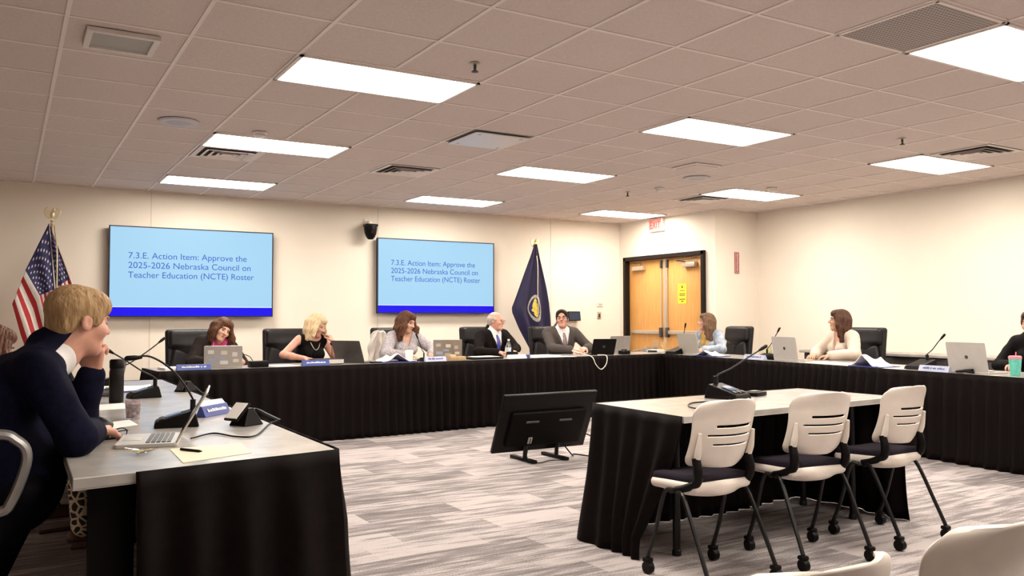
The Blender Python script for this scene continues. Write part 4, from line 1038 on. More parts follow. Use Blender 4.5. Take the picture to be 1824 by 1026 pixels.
# garment over the chair of the woman in grey
t = MB()
def gar(u, v):
    a = u*2-1
    x = 4.12-.33+.20*u-.03*math.sin(v*3); z = 1.06-.52*v+.01*math.sin(u*9)-.06*abs(a)**3*(1-v)
    return (x+.012*math.sin(v*14+u*5), 9.66-.05*math.sin(u*PI)+.022*math.sin(u*19+v*2), z)
t.grid(gar, 24, 30); tag(t.build('draped_coat', mat('coat_white', (.72, .66, .60), .8, noise=.06), None, solid=.012), 'off white coat draped over the chair of the woman in grey', 'coat')

# task chair of the man in navy
o = empty('task_chair', (-.30, 3.46, 0), 0, 'black task chair with silver loop arms under the man in navy', 'task chair')
f = Field(); f.box((-.0, 0, .455), (.24, .25, .04), np.eye(3), .035); q = f.mesh('seat', .01, SEATF, None); q.parent = o
f = Field(); f.box((-.30, 0, .80), (.035, .23, .25), np.array(Ry(-.2)), .03); q = f.mesh('backrest', .01, SEATF, None); q.parent = o
for s_ in (-1, 1):
    y = s_*.315
    t = MB(); lp = [(-.22, y, .60), (-.22, y, .78), (-.14, y, .845), (.25, y, .845), (.335, y, .82), (.365, y, .76), (.325, y, .63), (.28, y, .595), (.1, y, .59), (-.15, y, .585), (-.22, y, .60)]
    for dy in (-.011, .011): t.tube([(p_[0], p_[1]+dy, p_[2]) for p_ in lp], .0155, 8)
    t.tube([(.0, y, .59), (.0, s_*.27, .45), (.0, s_*.2, .43)], .014, 8); t.build('arm_loop', mat('arm_silver', (.36, .35, .35), .35, metal=.75, noise=.05), o)
MB().lathe([(.03, .42), (.03, .25), (.045, .24), (.045, .10)], n=14).build('gas_lift', BLACKM, o)
for k in range(5):
    a = 2*PI*k/5; c, s_ = math.cos(a), math.sin(a); t = MB(); t.tube([(c*.03, s_*.03, .11), (c*.31, s_*.31, .07)], .02, 8, smooth=False); q = t.build('base_leg', BLACK, o)
    w_ = MB(); w_.lathe([(.004, -.02), (.028, -.02), (.030, 0), (.028, .02), (.004, .02)], (c*.31, s_*.31, .030), 14, Rz(a) @ Rx(PI/2)); w_.build('caster', BLACK, q)

# white shell chairs
def shell_chair(loc, rz, label, group):
    """origin on the floor under the middle of the back edge; the sitter faces +y"""
    o = empty('nesting_chair', loc, rz, label, 'chair', group)
    def edge(v): # half width over the height
        w_ = .186+.014*v**1.5-.004*math.sin(v*PI)
        for e_, r_ in ((v, .16), (1-v, .20)):
            if e_ < r_: w_ -= .075*(1-math.sqrt(max(0, 1-((r_-e_)/r_)**2)))*(1.0)
        return w_
    def back(u, v):
        x = (u*2-1); w_ = edge(v); z = .530+.300*v + (.012*(1-x*x) if v > .9 else 0)*((v-.9)/.1)
        y = .015-.05*v-.045*max(0, v-.72)**2*8 + .10*x*x*(1-.35*v) - .02*math.sin(v*PI)
        return (x*w_, y-.03, z)
    def slots(u, v):
        x = u*2-1
        for vc, a, b_ in ((.63, -.50, .70), (.49, -.66, .70), (.35, -.54, .66)):
            if a < x < b_ and abs(v-vc-.0) < .017: return True
        return False
    t = MB(); t.grid(back, 44, 92, slots); bk = t.build('backrest', SHELL, o, solid=.007)
    for x in (-1, 1):
        t = MB(); t.tube([(x*.160, .020, .550), (x*.164, .000, .61), (x*.166, -.015, .69)], [.015, .016, .008], 10); t.build('side_rib', SHELL, bk)
    # pan and cushion
    def pan(f): f.box((0, .165, .435), (.180, .160, .026), np.array(Rx(-.05)), .024, .02); f.ell((0, .15, .412), (.15, .145, .034), None, .04)
    f = Field(); pan(f); q = f.mesh('seat_pan', .009, SHELL, None); q.parent = o
    f = Field(); f.box((0, .168, .464), (.172, .152, .022), np.array(Rx(-.05)), .02, .02); q = f.mesh('seat_cushion', .009, SEATF, None); q.parent = o
    for x in (-1, 1):
        t = MB(); t.tube([(x*.162, .018, .575), (x*.164, .004, .515), (x*.162, .015, .465), (x*.178, .07, .435), (x*.188, .13, .420)], [.020, .022, .021, .018, .014], 10); t.build('back_bracket', BLACK, o)
    for x in (-1, 1):
        for y1, y2, y3 in ((.06, -.04, -.10), (.19, .25, .30)):
            t = MB(); t.tube([(x*.185, .12 if y1 < .1 else .15, .41), (x*.200, y1, .395), (x*.206, y2, .20), (x*.21, y3, .075)], .0105, 8); lg = t.build('leg', BLACKM, o)
            t = MB(); t.lathe([(.004, -.016), (.028, -.016), (.030, 0), (.028, .016), (.004, .016)], (x*.21, y3-.004, .030), 14, Ry(PI/2)); t.rbox((x*.21, y3, .064), (.042, .042, .022), .008); t.build('caster', BLACK, lg)
    for y in (.125, .165): t = MB(); t.tube([(-.187, y, .405), (.187, y, .405)], .010, 8, smooth=False); t.build('cross_bar', BLACKM, o)
    return o
GC = 'white shell nesting chairs'
wc = shell_chair((2.835, 2.84, 0), 0, 'white slotted shell chair nearest the skirted end of the presenters table', GC)
place_copy(wc, (3.50, 2.85, 0), -.14, 'white slotted shell chair in the middle of the three at the presenters table')
place_copy(wc, (4.20, 2.87, 0), .02, 'white slotted shell chair at the far end of the presenters table')
place_copy(wc, (1.08, .915, 0), -.05, 'white audience chair at the bottom edge, only the top of its back in view')
place_copy(wc, (1.60, .93, 0), .0, 'white audience chair in the bottom right corner, partly in view')

# ------------------------------------------------------------------ floor monitor
o = empty('floor_monitor', (3.92, 6.1, 0), 0, 'black monitor tilted on a low stand on the carpet, back to the audience', 'monitor')
tl = math.atan2(.20, .44); R = Rx(tl)
t = MB(); t.rbox((0, 0, .26), (.93, .035, .54), .008); t.build('screen_casing', BLACK, o).matrix_local = Matrix.Translation((.0, .02, .10)) @ R.to_4x4()
def onmon(mb, name, m_, par=None, **k):
    q = mb.build(name, m_, par or o, **k); q.matrix_local = Matrix.Translation((.0, .02, .10)) @ R.to_4x4(); return q
t = MB(); t.rbox((0, -.035, .22), (.74, .05, .32), .015); onmon(t, 'back_cover', mat('monitor_back', (.0035, .0025, .0025), .55, noise=.1, spec=.07))
t = MB(); t.box((0, .019, .26), (.90, .003, .50)); onmon(t, 'screen', DARKSCR, smooth=False)
t = MB()
for x in (-.17, .16): t.rbox((x, -.064, .30), (.13, .012, .018), .004)
onmon(t, 'handle', DGREY)
t = MB(); t.rbox((-.15, -.062, .12), (.04, .006, .06), .002); onmon(t, 'rating_label', mat('label_grey', (.35, .33, .31), .6, noise=.1))
for x in (-.15, .17):
    t = MB(); t.tube([(x, -.09, .24), (x, -.02, .12), (x, .0, .02)], .018, 8); q = t.build('upright', BLACKM, o)
    t = MB(); t.rbox((x, .02, .015), (.045, .38, .03), .008); t.build('foot', BLACK, q)
t = MB(); t.tube([(4.10, 6.05, .16), (4.20, 6.02, .03), (4.32, 6.15, .008), (4.40, 5.95, .008), (4.55, 6.2, .008), (4.75, 6.05, .008), (5.0, 6.6, .008), (5.3, 7.6, .008), (5.5, 8.3, .008)], .006, 6)
tag(t.build('power_cord', BLACK), 'black cord on the carpet beside the floor monitor', 'cord')
t = MB(); t.tube([(3.77, 6.0, .20), (3.72, 5.98, .05), (3.8, 5.93, .008), (3.95, 5.98, .008), (4.08, 5.92, .008)], .004, 6); tag(t.build('video_cable', BLACK), 'thin black cable looped under the floor monitor', 'cable')

# ------------------------------------------------------------------ flags
def flag_pole(x, y, ztop, label, kind):
    o = empty('flag_pole', (x, y, 0), 0, label, 'flag')
    MB().lathe([(.16, 0), (.16, .02), (.10, .045), (.03, .07), (.02, .12)], n=24).build('base', GOLD, o)
    MB().tube([(0, 0, .05), (0, 0, ztop-.15)], .0125, 10, smooth=False).build('pole', WOODP, o)
    e_ = MB(); e_.lathe([(.012, -.16), (.022, -.15), (.014, -.13), (.024, -.115), (.010, -.10)], (0, 0, ztop), 14)
    e_.sphere((0, 0, ztop-.045), (.022, .02, .045)); e_.sphere((.012, -.005, ztop+.012), (.016, .014, .018))
    q = e_.build('finial', GOLD if kind else PGOLD, o)
    for s_ in (-1, 1):
        w_ = MB(); w_.prism([(0, -.07), (.03, -.085), (.065, -.06), (.085, -.005), (.07, .035), (.045, .05), (.02, .02)], -.006, .006, (0, 0, ztop-.01), Matrix(((s_, 0, 0), (0, 0, 1), (0, 1, 0))))
        w_.build('wing', PGOLD, q, bevel=.003)
    return o
pus = onY(88, 380, 10.62); us = flag_pole(pus.x+.03, 10.62, pus.z+.03, 'national flag with stars and stripes on a pole in the left corner', 0)
def patch(ctrl, yoff, fold, nf, ph):
    """bilinear patches over control rows v (list of rows of crop points at u=0,.4,1)"""
    pts = [[onY(px/2.85, 340+py/2.85, 10.62) for px, py in row] for row in ctrl['p']]; vs_ = ctrl['v']; us_ = (0, .4, 1)
    def fn(u, v, off=0):
        i = 0
        while i < len(vs_)-2 and v > vs_[i+1]: i += 1
        a = (v-vs_[i])/(vs_[i+1]-vs_[i]); j = 0 if u <= .4 else 1; b_ = (u-us_[j])/(us_[j+1]-us_[j])
        p = (pts[i][j]*(1-a)+pts[i+1][j]*a)*(1-b_)+(pts[i][j+1]*(1-a)+pts[i+1][j+1]*a)*b_
        d_ = fold*math.sin(nf*v*PI+ph+u*.8)*(.25+u)
        return Vector((p.x, p.y+yoff+d_-off, p.z))
    return fn
left = patch({'v': [0, 7/13, 1], 'p': [[(248, 165), (276, 500), (262, 1120)], [(128, 405), (200, 532), (330, 1060)], [(62, 575), (105, 730), (240, 1100)]]}, -.05, .03, 6, .4)
right = patch({'v': [0, 7/13, 1], 'p': [[(252, 168), (282, 492), (300, 1100)], [(268, 215), (352, 448), (430, 700)], [(272, 225), (372, 480), (470, 740)]]}, -.02, .02, 4, 1.2)
def us_cloth(fn, name, star_v):
    NU, NV = 40, 52
    t = MB()
    vs = [fn(i/NU, j/NV) for j in range(NV+1) for i in range(NU+1)]; t.v = [tuple(p) for p in vs]
    for j in range(NV):
        for i in range(NU):
            t.f.append((j*(NU+1)+i, j*(NU+1)+i+1, (j+1)*(NU+1)+i+1, (j+1)*(NU+1)+i)); v_ = (j+.5)/NV; u_ = (i+.5)/NU
            t.mi.append(2 if (u_ < .4 and v_ < 7/13) else (int(v_*13) % 2))
    q = t.build(name, [FRED, FWHITE, FBLUE], us, solid=.002); q.matrix_parent_inverse = us.matrix_basis.inverted()
    s_ = MB()
    for r_ in range(9):
        for c in range(6 if r_ % 2 == 0 else 5):
            u0 = (.033+.0667*c+(0 if r_ % 2 == 0 else .0333)); v0 = (r_+1)*.0538
            if v0 > star_v: continue
            poly = []
            for k in range(10):
                rr = (.016 if k % 2 == 0 else .0065); a = PI/2+k*PI/5; poly.append(fn(max(0, u0+rr*math.cos(a)*.8), max(.001, v0+rr*math.sin(a)*1.5), .006))
            s_.add(poly, [tuple(range(10))]); 
    k = s_.build('stars', FWHITE, q, smooth=False)
us_cloth(left, 'flag_cloth', 1); us_cloth(right, 'flag_fold', 1)
pn = onY(953, 432, 10.6); ne = flag_pole(pn.x, 10.6, pn.z+.02, 'navy flag with a gold seal on a pole right of the right screen', 1)
def P6(px, py, off=0): p = onY(580+px/3.664, 360+py/3.664, 10.6); p.y += off; return p
outl = [(1358, 275, 1372, 275), (1330, 360, 1388, 360), (1290, 470, 1408, 450), (1245, 600, 1432, 560), (1212, 690, 1448, 660), (1215, 720, 1455, 740), (1262, 830, 1462, 860), (1310, 920, 1468, 960), (1345, 985, 1472, 1060), (1365, 1100, 1470, 1150)]
def nef(u, v, off=0):
    k = v*(len(outl)-1); i = min(int(k), len(outl)-2); a = k-i
    r_ = [outl[i][j]*(1-a)+outl[i+1][j]*a for j in range(4)]
    d_ = .035*math.sin(u*PI*5+.6)*(.15+min(1, v*1.4)) 
    return P6(r_[0]*(1-u)+r_[2]*u, r_[1]*(1-u)+r_[3]*u, -.03+d_-off)
t = MB(); t.grid(nef, 40, 50); q = t.build('flag_cloth', NAVYF, ne, solid=.003); q.matrix_parent_inverse = ne.matrix_basis.inverted()
def seal(r0, r1, name, m_, off, sub=None):
    s_ = MB(); n = 28; vs = []
    for k in range(n):
        a = 2*PI*k/n
        for r_ in (r0, r1): vs.append(nef(.60+.17*r_*math.cos(a), .485+.118*r_*math.sin(a), off))
    s_.add(vs, [(2*k, 2*k+1, (2*k+3) % (2*n), (2*k+2) % (2*n)) for k in range(n)])
    s_.build(name, m_, q, smooth=False)
seal(.80, 1.0, 'seal_ring', SEALW, .010); seal(.0, .72, 'seal_field', FBLUE, .010)
s_ = MB()
for (u, v, a, b_) in ((.60, .455, .06, .035), (.585, .50, .07, .03), (.61, .545, .05, .03), (.57, .47, .03, .05), (.63, .49, .03, .045), (.60, .42, .035, .025)):
    s_.add([nef(u+a*math.cos(k*PI/5), v+b_*math.sin(k*PI/5), .013+.001*a*10) for k in range(10)], [tuple(range(10))])
s_.build('seal_emblem', SEALG, q, smooth=False)
t = MB(); t.tube([(0, -.02, pn.z-.12), (.01, -.06, pn.z-.35), (.0, -.075, pn.z-.75), (.012, -.085, pn.z-1.05)], .006, 6); t.build('cord', PGOLD, ne)
t = MB(); t.tube([(.02, -.03, pus.z-.14), (.045, -.10, pus.z-.4), (.05, -.115, pus.z-.9), (.05, -.11, pus.z-1.2)], .008, 6); t.build('cord', PGOLD, us)

# ------------------------------------------------------------------ things on the tables
TZ = .7405
PALEBL = mat('nameplate_pale', (.42, .45, .60), .45, noise=.05)
def laptop(loc, rz, label, m_=SILVER, w_=.33, d_=.225, open_=105, key=True, logo='disc', logom=None):
    """user on the -y side, hinge at +y"""
    o = empty('laptop', loc, rz, label, 'laptop')
    MB().prism(poly_round(w_, d_, .012), 0, .014).build('base', m_, o, bevel=.002)
    t = MB()
    for r_ in range(5):
        for c in range(13): t.box((-w_*.42+w_*.84*(c+.5)/13, d_*.06+.018*r_-.01, .0155), (w_*.055, .014, .003))
    t.build('keyboard', DGREY, o, smooth=False)
    MB().rbox((0, -d_*.28, .0145), (w_*.32, d_*.3, .001), .0004).build('trackpad', LGREY, o)
    a = math.radians(open_)
    # lid stands along +z' when open: local y up the lid, z outwards
    Ml = Matrix.Translation((0, d_/2-.006, .012)) @ Matrix.Rotation(-a, 4, 'X') @ Matrix.Rotation(PI, 4, 'Z')
    l = MB(); l.prism([(x, y+d_/2) for x, y in poly_round(w_, d_, .012)], -.0035, .0035); lid = l.build('lid', m_, o, bevel=.0015); lid.matrix_local = Ml
    s_ = MB(); s_.box((0, d_/2, -.0042), (w_*.93, d_*.86, .001)); q = s_.build('screen', DARKSCR, lid, smooth=False)
    if logo:
        s_ = MB()
        if logo == 'disc': s_.lathe([(.016, .0032), (.016, .0042), (.002, .0042)], (0, d_/2, 0), 20)
        elif logo == 'square':
            for x in (-1, 1):
                for y in (-1, 1): s_.box((x*.009, d_/2+y*.009, .004), (.015, .015, .001))
        if logo == 'stickers':
            r2 = random.Random(3)
            for k, (sx, sy) in enumerate(((-.32, .72), (.02, .68), (-.05, .45), (.30, .60), (.33, .30), (-.28, .30), (.02, .22))):
                q = MB(); q.prism(poly_round(.045+.03*r2.random(), .028+.018*r2.random(), .008), .0034, .0042, (sx*w_, d_*sy, 0)); q.build('sticker', (logom, CREAM, PALEBL)[k % 3], lid, smooth=False)
        else: s_.build('emblem', logom or CHROME, lid, smooth=False)
    return o
def mic(base, head, rz, label, sc_=1., screen=True, bend=.12, cat='microphone'):
    base = Vector(base); o = empty('desk_microphone', base, rz, label, cat, None)
    t = MB(); w_, d_ = .125*sc_, .16*sc_
    t.add([(-w_/2, -d_/2, 0), (w_/2, -d_/2, 0), (w_/2, d_/2, 0), (-w_/2, d_/2, 0), (-w_*.44, -d_*.46, .022*sc_), (w_*.44, -d_*.46, .022*sc_), (w_*.44, d_*.40, .062*sc_), (-w_*.44, d_*.40, .062*sc_)],
          [(3, 2, 1, 0), (4, 5, 6, 7), (0, 1, 5, 4), (1, 2, 6, 5), (2, 3, 7, 6), (3, 0, 4, 7)]); t.build('base', BLACK, o, smooth=False, bevel=.006)
    if screen:
        sl = math.atan2(.04, .86*.16); t = MB(); t.rbox((0, -.012*sc_, .0445*sc_), (w_*.5, d_*.34, .003), .001, Rx(sl)); t.build('display', BLUESCR, o)
        t = MB()
        for k in (-1, 0, 1): t.rbox((k*w_*.26, -d_*.33, .031*sc_), (w_*.16, d_*.12, .005), .002, Rx(sl))
        t.build('button', DGREY, o)
    inv = (Matrix.Translation(base) @ Matrix.Rotation(rz, 4, 'Z')).inverted(); h_ = inv @ Vector(head); b0 = Vector((0, d_*.36, .055*sc_))
    up = Vector((0, 0, 1)); L = (h_-b0).length; c1 = b0+(h_-b0)*.30+up*L*(bend*1.1+.03); c2 = b0+(h_-b0)*.68+up*L*bend
    pts = [b0, b0+up*.05, c1, c2, h_]
    MB().tube([b0-up*.006, b0+up*.05], .0105*sc_, 10, smooth=False).build('neck_socket', BLACKM, o)
    MB().tube(pts, .0045, 8).build('gooseneck', BLACKM, o)
    dv = (h_-c2).normalized(); MB().tube([h_-dv*.05, h_-dv*.02, h_+dv*.012, h_+dv*.02], [.006, .011, .011, .006], 10, smooth=False).build('mic_head', BLACK, o)
    return o
def sheet(corners, label, name='paper_sheet', m_=PAPER, th=.0015, z=TZ, cat='paper'):
    cx = sum(c[0] for c in corners)/len(corners); cy = sum(c[1] for c in corners)/len(corners)
    t = MB(); t.prism([(x-cx, y-cy) for x, y in corners], 0, th); o = t.build(name, m_, None, smooth=False); o.location = (cx, cy, z); return tag(o, label, cat)
def rect(cx, cy, w_, d_, a): c, s_ = math.cos(a), math.sin(a); return [(cx+x*w_/2*c-y*d_/2*s_, cy+x*w_/2*s_+y*d_/2*c) for x, y in ((-1, -1), (1, -1), (1, 1), (-1, 1))]
def nameplate(x, y, rz, label, w_=.24, h_=.055, m_=None, ink=None):
    o = empty('nameplate', (x, y, TZ), rz, label, 'nameplate')
    t = MB(); t.prism([(-.028, 0), (.028, 0), (.006, h_), (-.006, h_)], -w_/2, w_/2, (0, 0, 0), Matrix(((0, 0, 1), (1, 0, 0), (0, 1, 0)))); t.build('holder', m_ or BLUE, o, smooth=False, bevel=.002)
    t = MB(); sl = math.atan2(.022, h_); x = -w_*.36
    r_ = random.Random(int(x*1000)+int(y*77))
    while x < w_*.34:
        q = .006+.008*r_.random(); hh = .009+.008*r_.random(); t.box((x+q/2, -.0185, h_*.42+hh/2), (q*.7, .002, hh), Rx(-sl)); x += q+(.012 if r_.random() < .12 else .001)
    t.build('lettering', ink or WHITE, o, smooth=False); return o
def pen(a, b_, label, m_=BLACK):
    t = MB(); t.tube([a, Vector(a).lerp(Vector(b_), .85), b_], [.0045, .0045, .0015], 8, smooth=False); return tag(t.build('pen', m_), label, 'pen')
def binder(x, y, rz, label, w_=.34, d_=.27, hump=.05, m_=BLUE2):
    o = empty('open_binder', (x, y, TZ), rz, label, 'binder')
    MB().rbox((0, 0, .004), (w_, d_, .008), .003).build('cover', m_, o)
    def pg(u, v):
        q = u*2-1; z = .012+hump*(max(0, 1-abs(q+.15)*1.35)**1.3)*(.75+.25*math.sin(v*5+1))+.003*math.sin(u*23+v*4)
        return (q*w_*.47, (v-.5)*d_*.94, z)
    t = MB(); t.grid(pg, 30, 14); n = len(t.v); 
    t.build('pages', PAPER, o, solid=.006); return o
def cup(loc, label, m_=PAPER, r=.04, h_=.10, lid=None, name='paper_cup', cat='cup'):
    o = empty(name, loc, 0, label, cat)
    MB().lathe([(r*.76, 0), (r, h_), (r*.95, h_), (r*.72, .004)], n=24).build('body', m_, o)
    if lid: MB().lathe([(r*1.03, h_-.004), (r*1.03, h_+.006), (r*.9, h_+.016), (.004, h_+.016)], n=24).build('lid', lid, o)
    return o
def Tp(px, py): p = onz(px, py, TZ); return p.x, p.y
def Bp(px, dy): # on the back table, dy from its front edge
    y = 8.2
    for _ in range(6): x = onY(px, 640, y).x; y = BYf(x)+dy
    return x, y
def Rp(px, dx):
    x = 7.2
    for _ in range(6): y = onX(px, 640, x).y; x = RXf(y)+dx
    return x, y
# --- left table
mic((.645, 3.93, TZ), onY(231, 638, 3.86), -PI/2-.15, 'desk microphone with button pad beside the open silver laptop on the left table', 1.15, bend=.22)
mic((*Tp(256, 708), TZ), onY(189, 622, 5.35), -PI/2+.1, 'desk microphone behind the black bottle on the left table', 1.1, bend=.05)
mic((.60, 6.55, TZ), onY(291, 604, 6.75), -PI/2, 'desk microphone at the far end of the left table', 1., bend=.0)
lp = laptop((.475, 3.47, TZ), -PI/2-.22, 'silver laptop open on the near end of the left table, seen from its side', mat('laptop_bright', (.60, .57, .54), .35, metal=.4, noise=.02), .305, .215, 120, logo='disc')
o = empty('vacuum_bottle', (*Tp(207, 717), TZ), 0, 'tall black vacuum bottle on the left table', 'bottle')
MB().lathe([(.036, 0), (.038, .004), (.038, .17), (.034, .19)], n=28).build('body', mat('bottle_black', (.006, .005, .005), .38, noise=.2, spec=.25), o)
MB().lathe([(.036, .19), (.037, .195), (.037, .232), (.031, .24), (.022, .241), (.02, .236), (.004, .235)], n=28).build('lid', BLACK, o)
p = Tp(237, 746); o = empty('glass_tumbler', (*p, TZ), 0, 'clear patterned tumbler with a dark drink in front of the black bottle', 'glass')
MB().lathe([(.030, 0), (.036, .088), (.034, .088), (.028, .006), (.004, .006)], n=24).build('glass', mat('tumbler_glass', (.75, .66, .66), .08, trans=.75, noise=.3, nscale=60), o)
MB().lathe([(.027, .007), (.0325, .070), (.004, .071)], n=24).build('drink', mat('drink_purple', (.16, .10, .11), .3, col2=(.55, .48, .50), nscale=55), o)
sheet([Tp(162, 757), Tp(230, 748), Tp(246, 757), Tp(172, 768)], 'white sheet of paper beside the arm of the man in navy')
sheet([Tp(302, 800), Tp(430, 790), Tp(448, 807), Tp(326, 825)], 'cream paper sheet with a pen lying on it near the table edge', m_=CREAM)
pen((*Tp(322, 803), TZ+.006), (*Tp(360, 807), TZ+.006), 'black pen lying on the cream sheet')
o = empty('key_bunch', (*Tp(254, 809), TZ), 0, 'bunch of brass keys in front of the silver laptop', 'keys')
MB().tube([(.012*math.cos(a), .012*math.sin(a), .006) for a in np.linspace(0, 2*PI, 14)], .0015, 6, smooth=False, caps=False).build('ring', CHROME, o)
for k, a in enumerate((0.2, .9, 1.7, 2.6, 3.4, 4.3, 5.2)):
    t = MB(); t.prism(poly_round(.022, .02, .008), -.0012, .0012, (.026, 0, 0)); t.prism([(.036, -.0035), (.062, -.0035), (.064, 0), (.062, .004), (.036, .004)], -.001, .001)
    q = t.build('key', GOLD if k % 3 else CHROME, o, smooth=False); q.rotation_euler = (0, -.15+.1*(k % 3), a); q.location = (0, 0, .006+.002*k)
o = empty('eyeglasses', (*Tp(200, 782), TZ), .3, 'black eyeglasses folded on the left table by the elbow', 'glasses')
t = MB()
for x in (-1, 1): t.tube([(x*.033+.024*math.cos(a), 0, .022+.018*math.sin(a)) for a in np.linspace(0, 2*PI, 15)], .0022, 6, smooth=False, caps=False)
t.tube([(-.01, 0, .026), (.01, 0, .026)], .002, 6, smooth=False); t.build('rim', BLACK, o)
for x in (-1, 1): MB().tube([(x*.06, 0, .028), (x*.062, .06, .02), (x*.05, .13, .006)], .002, 6).build('temple', BLACK, o)
o = empty('leather_pouch', (*Tp(172, 772), TZ), .5, 'crumpled black pouch beside the elbow of the man in navy', 'pouch')
t = MB(); t.grid(lambda u, v: (.075*math.cos(u*2*PI)*math.sin(v*PI)*(1+.12*math.sin(u*19)), .055*math.sin(u*2*PI)*math.sin(v*PI)*(1+.1*math.sin(u*25)), .03-.03*math.cos(v*PI)+.004*math.sin(u*31+v*9)), 36, 14); t.build('body', LEATHER, o)
MB().tube([(-.06, .02, .045), (.0, .0, .068), (.06, -.015, .04)], .003, 6).build('zip', DGREY, o)
o = empty('notebook', (*Tp(175, 782), TZ), .15, 'thin dark notebook under the eyeglasses on the left table', 'notebook')
MB().rbox((0, 0, .004), (.15, .10, .008), .002).build('cover', BLACK, o); MB().box((.0, 0, .004), (.146, .096, .006)).build('pages', PAPER, o, smooth=False)
o = nameplate(*Tp(380, 739), PI/2+.0, 'blue nameplate near the right edge of the left table', .22, .05)
o.rotation_euler.z = PI/2-.75
o = empty('desk_phone', (*Tp(437, 757), TZ), .5, 'black wedge shaped desk speaker with pale screen near the left table edge', 'speaker')
t = MB(); t.add([(-.05, -.05, 0), (.06, -.05, 0), (.06, .05, 0), (-.05, .05, 0), (-.01, -.03, .075), (.02, -.03, .075), (.02, .03, .075), (-.01, .03, .075)], [(3, 2, 1, 0), (4, 5, 6, 7), (0, 1, 5, 4), (1, 2, 6, 5), (2, 3, 7, 6), (3, 0, 4, 7)]); t.build('body', BLACK, o, smooth=False, bevel=.004)
t = MB(); t.rbox((-.045, 0, .062), (.10, .085, .012), .004, Ry(-.75)); q = t.build('screen_casing', BLACK, o); t = MB(); t.box((-.051, 0, .068), (.088, .072, .003), Ry(-.75)); t.build('screen', PAPER, q, smooth=False)
t = MB(); t.tube([(*Tp(340, 783), TZ+.005), (*Tp(380, 774), TZ+.005), (*Tp(420, 780), TZ+.005), (*Tp(455, 778), TZ+.005), (*Tp(480, 757), TZ+.005), (*Tp(497, 750), TZ+.005)], .0035, 6); tag(t.build('charging_cable', BLACK), 'thin black cable trailing across the left table from the laptop', 'cable')
t = MB(); t.tube([(*Tp(445, 745), TZ+.02), (*Tp(455, 733), TZ+.012), (*Tp(480, 743), TZ+.008), (*Tp(500, 752), TZ+.006)], .007, 6); tag(t.build('speaker_cable', BLACK), 'thick black cable behind the wedge speaker on the left table', 'cable')
sheet([Tp(350, 716), Tp(395, 710), Tp(405, 722), Tp(362, 728)], 'white paper by the blue nameplate on the left table')
binder(*Tp(235, 695), -PI/2+.2, 'open binder with white pages behind the bottle on the left table', .3, .26, .02)
sheet(rect(.48, 4.95, .22, .3, .2), 'white papers beside the black bottle, nearest the man in navy')
sheet(rect(.55, 6.3, .24, .32, -.15), 'white papers at the far end of the left table')
o = empty('desk_phone', (*Tp(330, 697), TZ), .6, 'small black wedge speaker farther along the left table edge', 'speaker')
t = MB(); t.add([(-.05, -.05, 0), (.06, -.05, 0), (.06, .05, 0), (-.05, .05, 0), (-.01, -.03, .065), (.02, -.03, .065), (.02, .03, .065), (-.01, .03, .065)], [(3, 2, 1, 0), (4, 5, 6, 7), (0, 1, 5, 4), (1, 2, 6, 5), (2, 3, 7, 6), (3, 0, 4, 7)]); t.build('body', BLACK, o, smooth=False, bevel=.004)
MB().box((-.036, 0, .04), (.07, .06, .003), Ry(-1.05)).build('screen', DGREY, o, smooth=False)
t = MB(); t.tube([(*Tp(335, 697), TZ+.02), (*Tp(345, 690), TZ+.01), (*Tp(358, 700), TZ+.006), (*Tp(372, 706), TZ+.006)], .006, 6); tag(t.build('speaker_cable', BLACK), 'black cable of the farther wedge speaker on the left table', 'cable')
laptop((.50, 5.75, TZ), -PI/2-.2, 'dark laptop farther along the left table, behind the bottle', DGREY, .31, .21, 100, logo=None)
# --- back table
x, y = Bp(398, .26); laptop((x, y, TZ), PI-.22, 'silver laptop with stickers in front of the woman in pink', SILVER, .34, .215, 112, logo='stickers', logom=PAPER)
x, y = Bp(345, .06); nameplate(x, y, .08, 'blue nameplate at the left end of the back table', .30, .05)
x, y = Bp(322, .28); sheet(rect(x, y, .34, .26, .1), 'stack of white papers at the left end of the back table', 'paper_stack', th=.018)
x, y = Bp(460, .12); o = empty('cable_box', (x, y, TZ), .1, 'small black box with a cable, left of the blonde woman', 'box'); MB().rbox((0, 0, .03), (.17, .11, .06), .006).build('housing', BLACK, o)
MB().tube([(-.03, .05, .05), (-.06, .07, .10), (-.13, .06, .12), (-.15, .04, .06), (-.15, .02, .004)], .004, 6).build('cable', BLACK, o)
x, y = Bp(503, .25); sheet(rect(x, y, .26, .3, .15), 'white papers before the blonde woman')
x, y = Bp(562, .07); nameplate(x, y, .08, 'blue nameplate before the blonde woman', .28, .055)
x, y = Bp(582, .22); o = empty('folder', (x, y, TZ), .05, 'dark flat folder between nameplate and dark laptop', 'folder'); MB().rbox((0, 0, .03), (.30, .18, .055), .006).build('cover', mat('folder_dark', (.03, .027, .03), .5, noise=.1), o); MB().box((0, -.003, .03), (.29, .178, .04)).build('pages', LGREY, o, smooth=False)
x, y = Bp(636, .32); laptop((x, y, TZ), PI-1.0, 'dark grey laptop with plain lid between the blonde and the woman in grey', mat('laptop_dark', (.085, .075, .07), .4, metal=.3, noise=.05), .36, .24, 112, logo=None)
x, y = Bp(703, .20); binder(x, y, .1, 'open blue binder with white fanned pages before the woman in grey', .42, .28, .085)
x, y = Bp(666, .2); o = empty('tablet', (x, y, TZ), .2, 'dark tablet lying flat left of the white binder', 'tablet'); MB().rbox((0, 0, .008), (.16, .2, .014), .005).build('casing', BLACK, o); MB().box((0, 0, .0155), (.14, .18, .001)).build('screen', DARKSCR, o, smooth=False)
x, y = Bp(729, .30); cup((x, y, TZ), 'white paper cup before the woman in grey', PAPER, .048, .12)
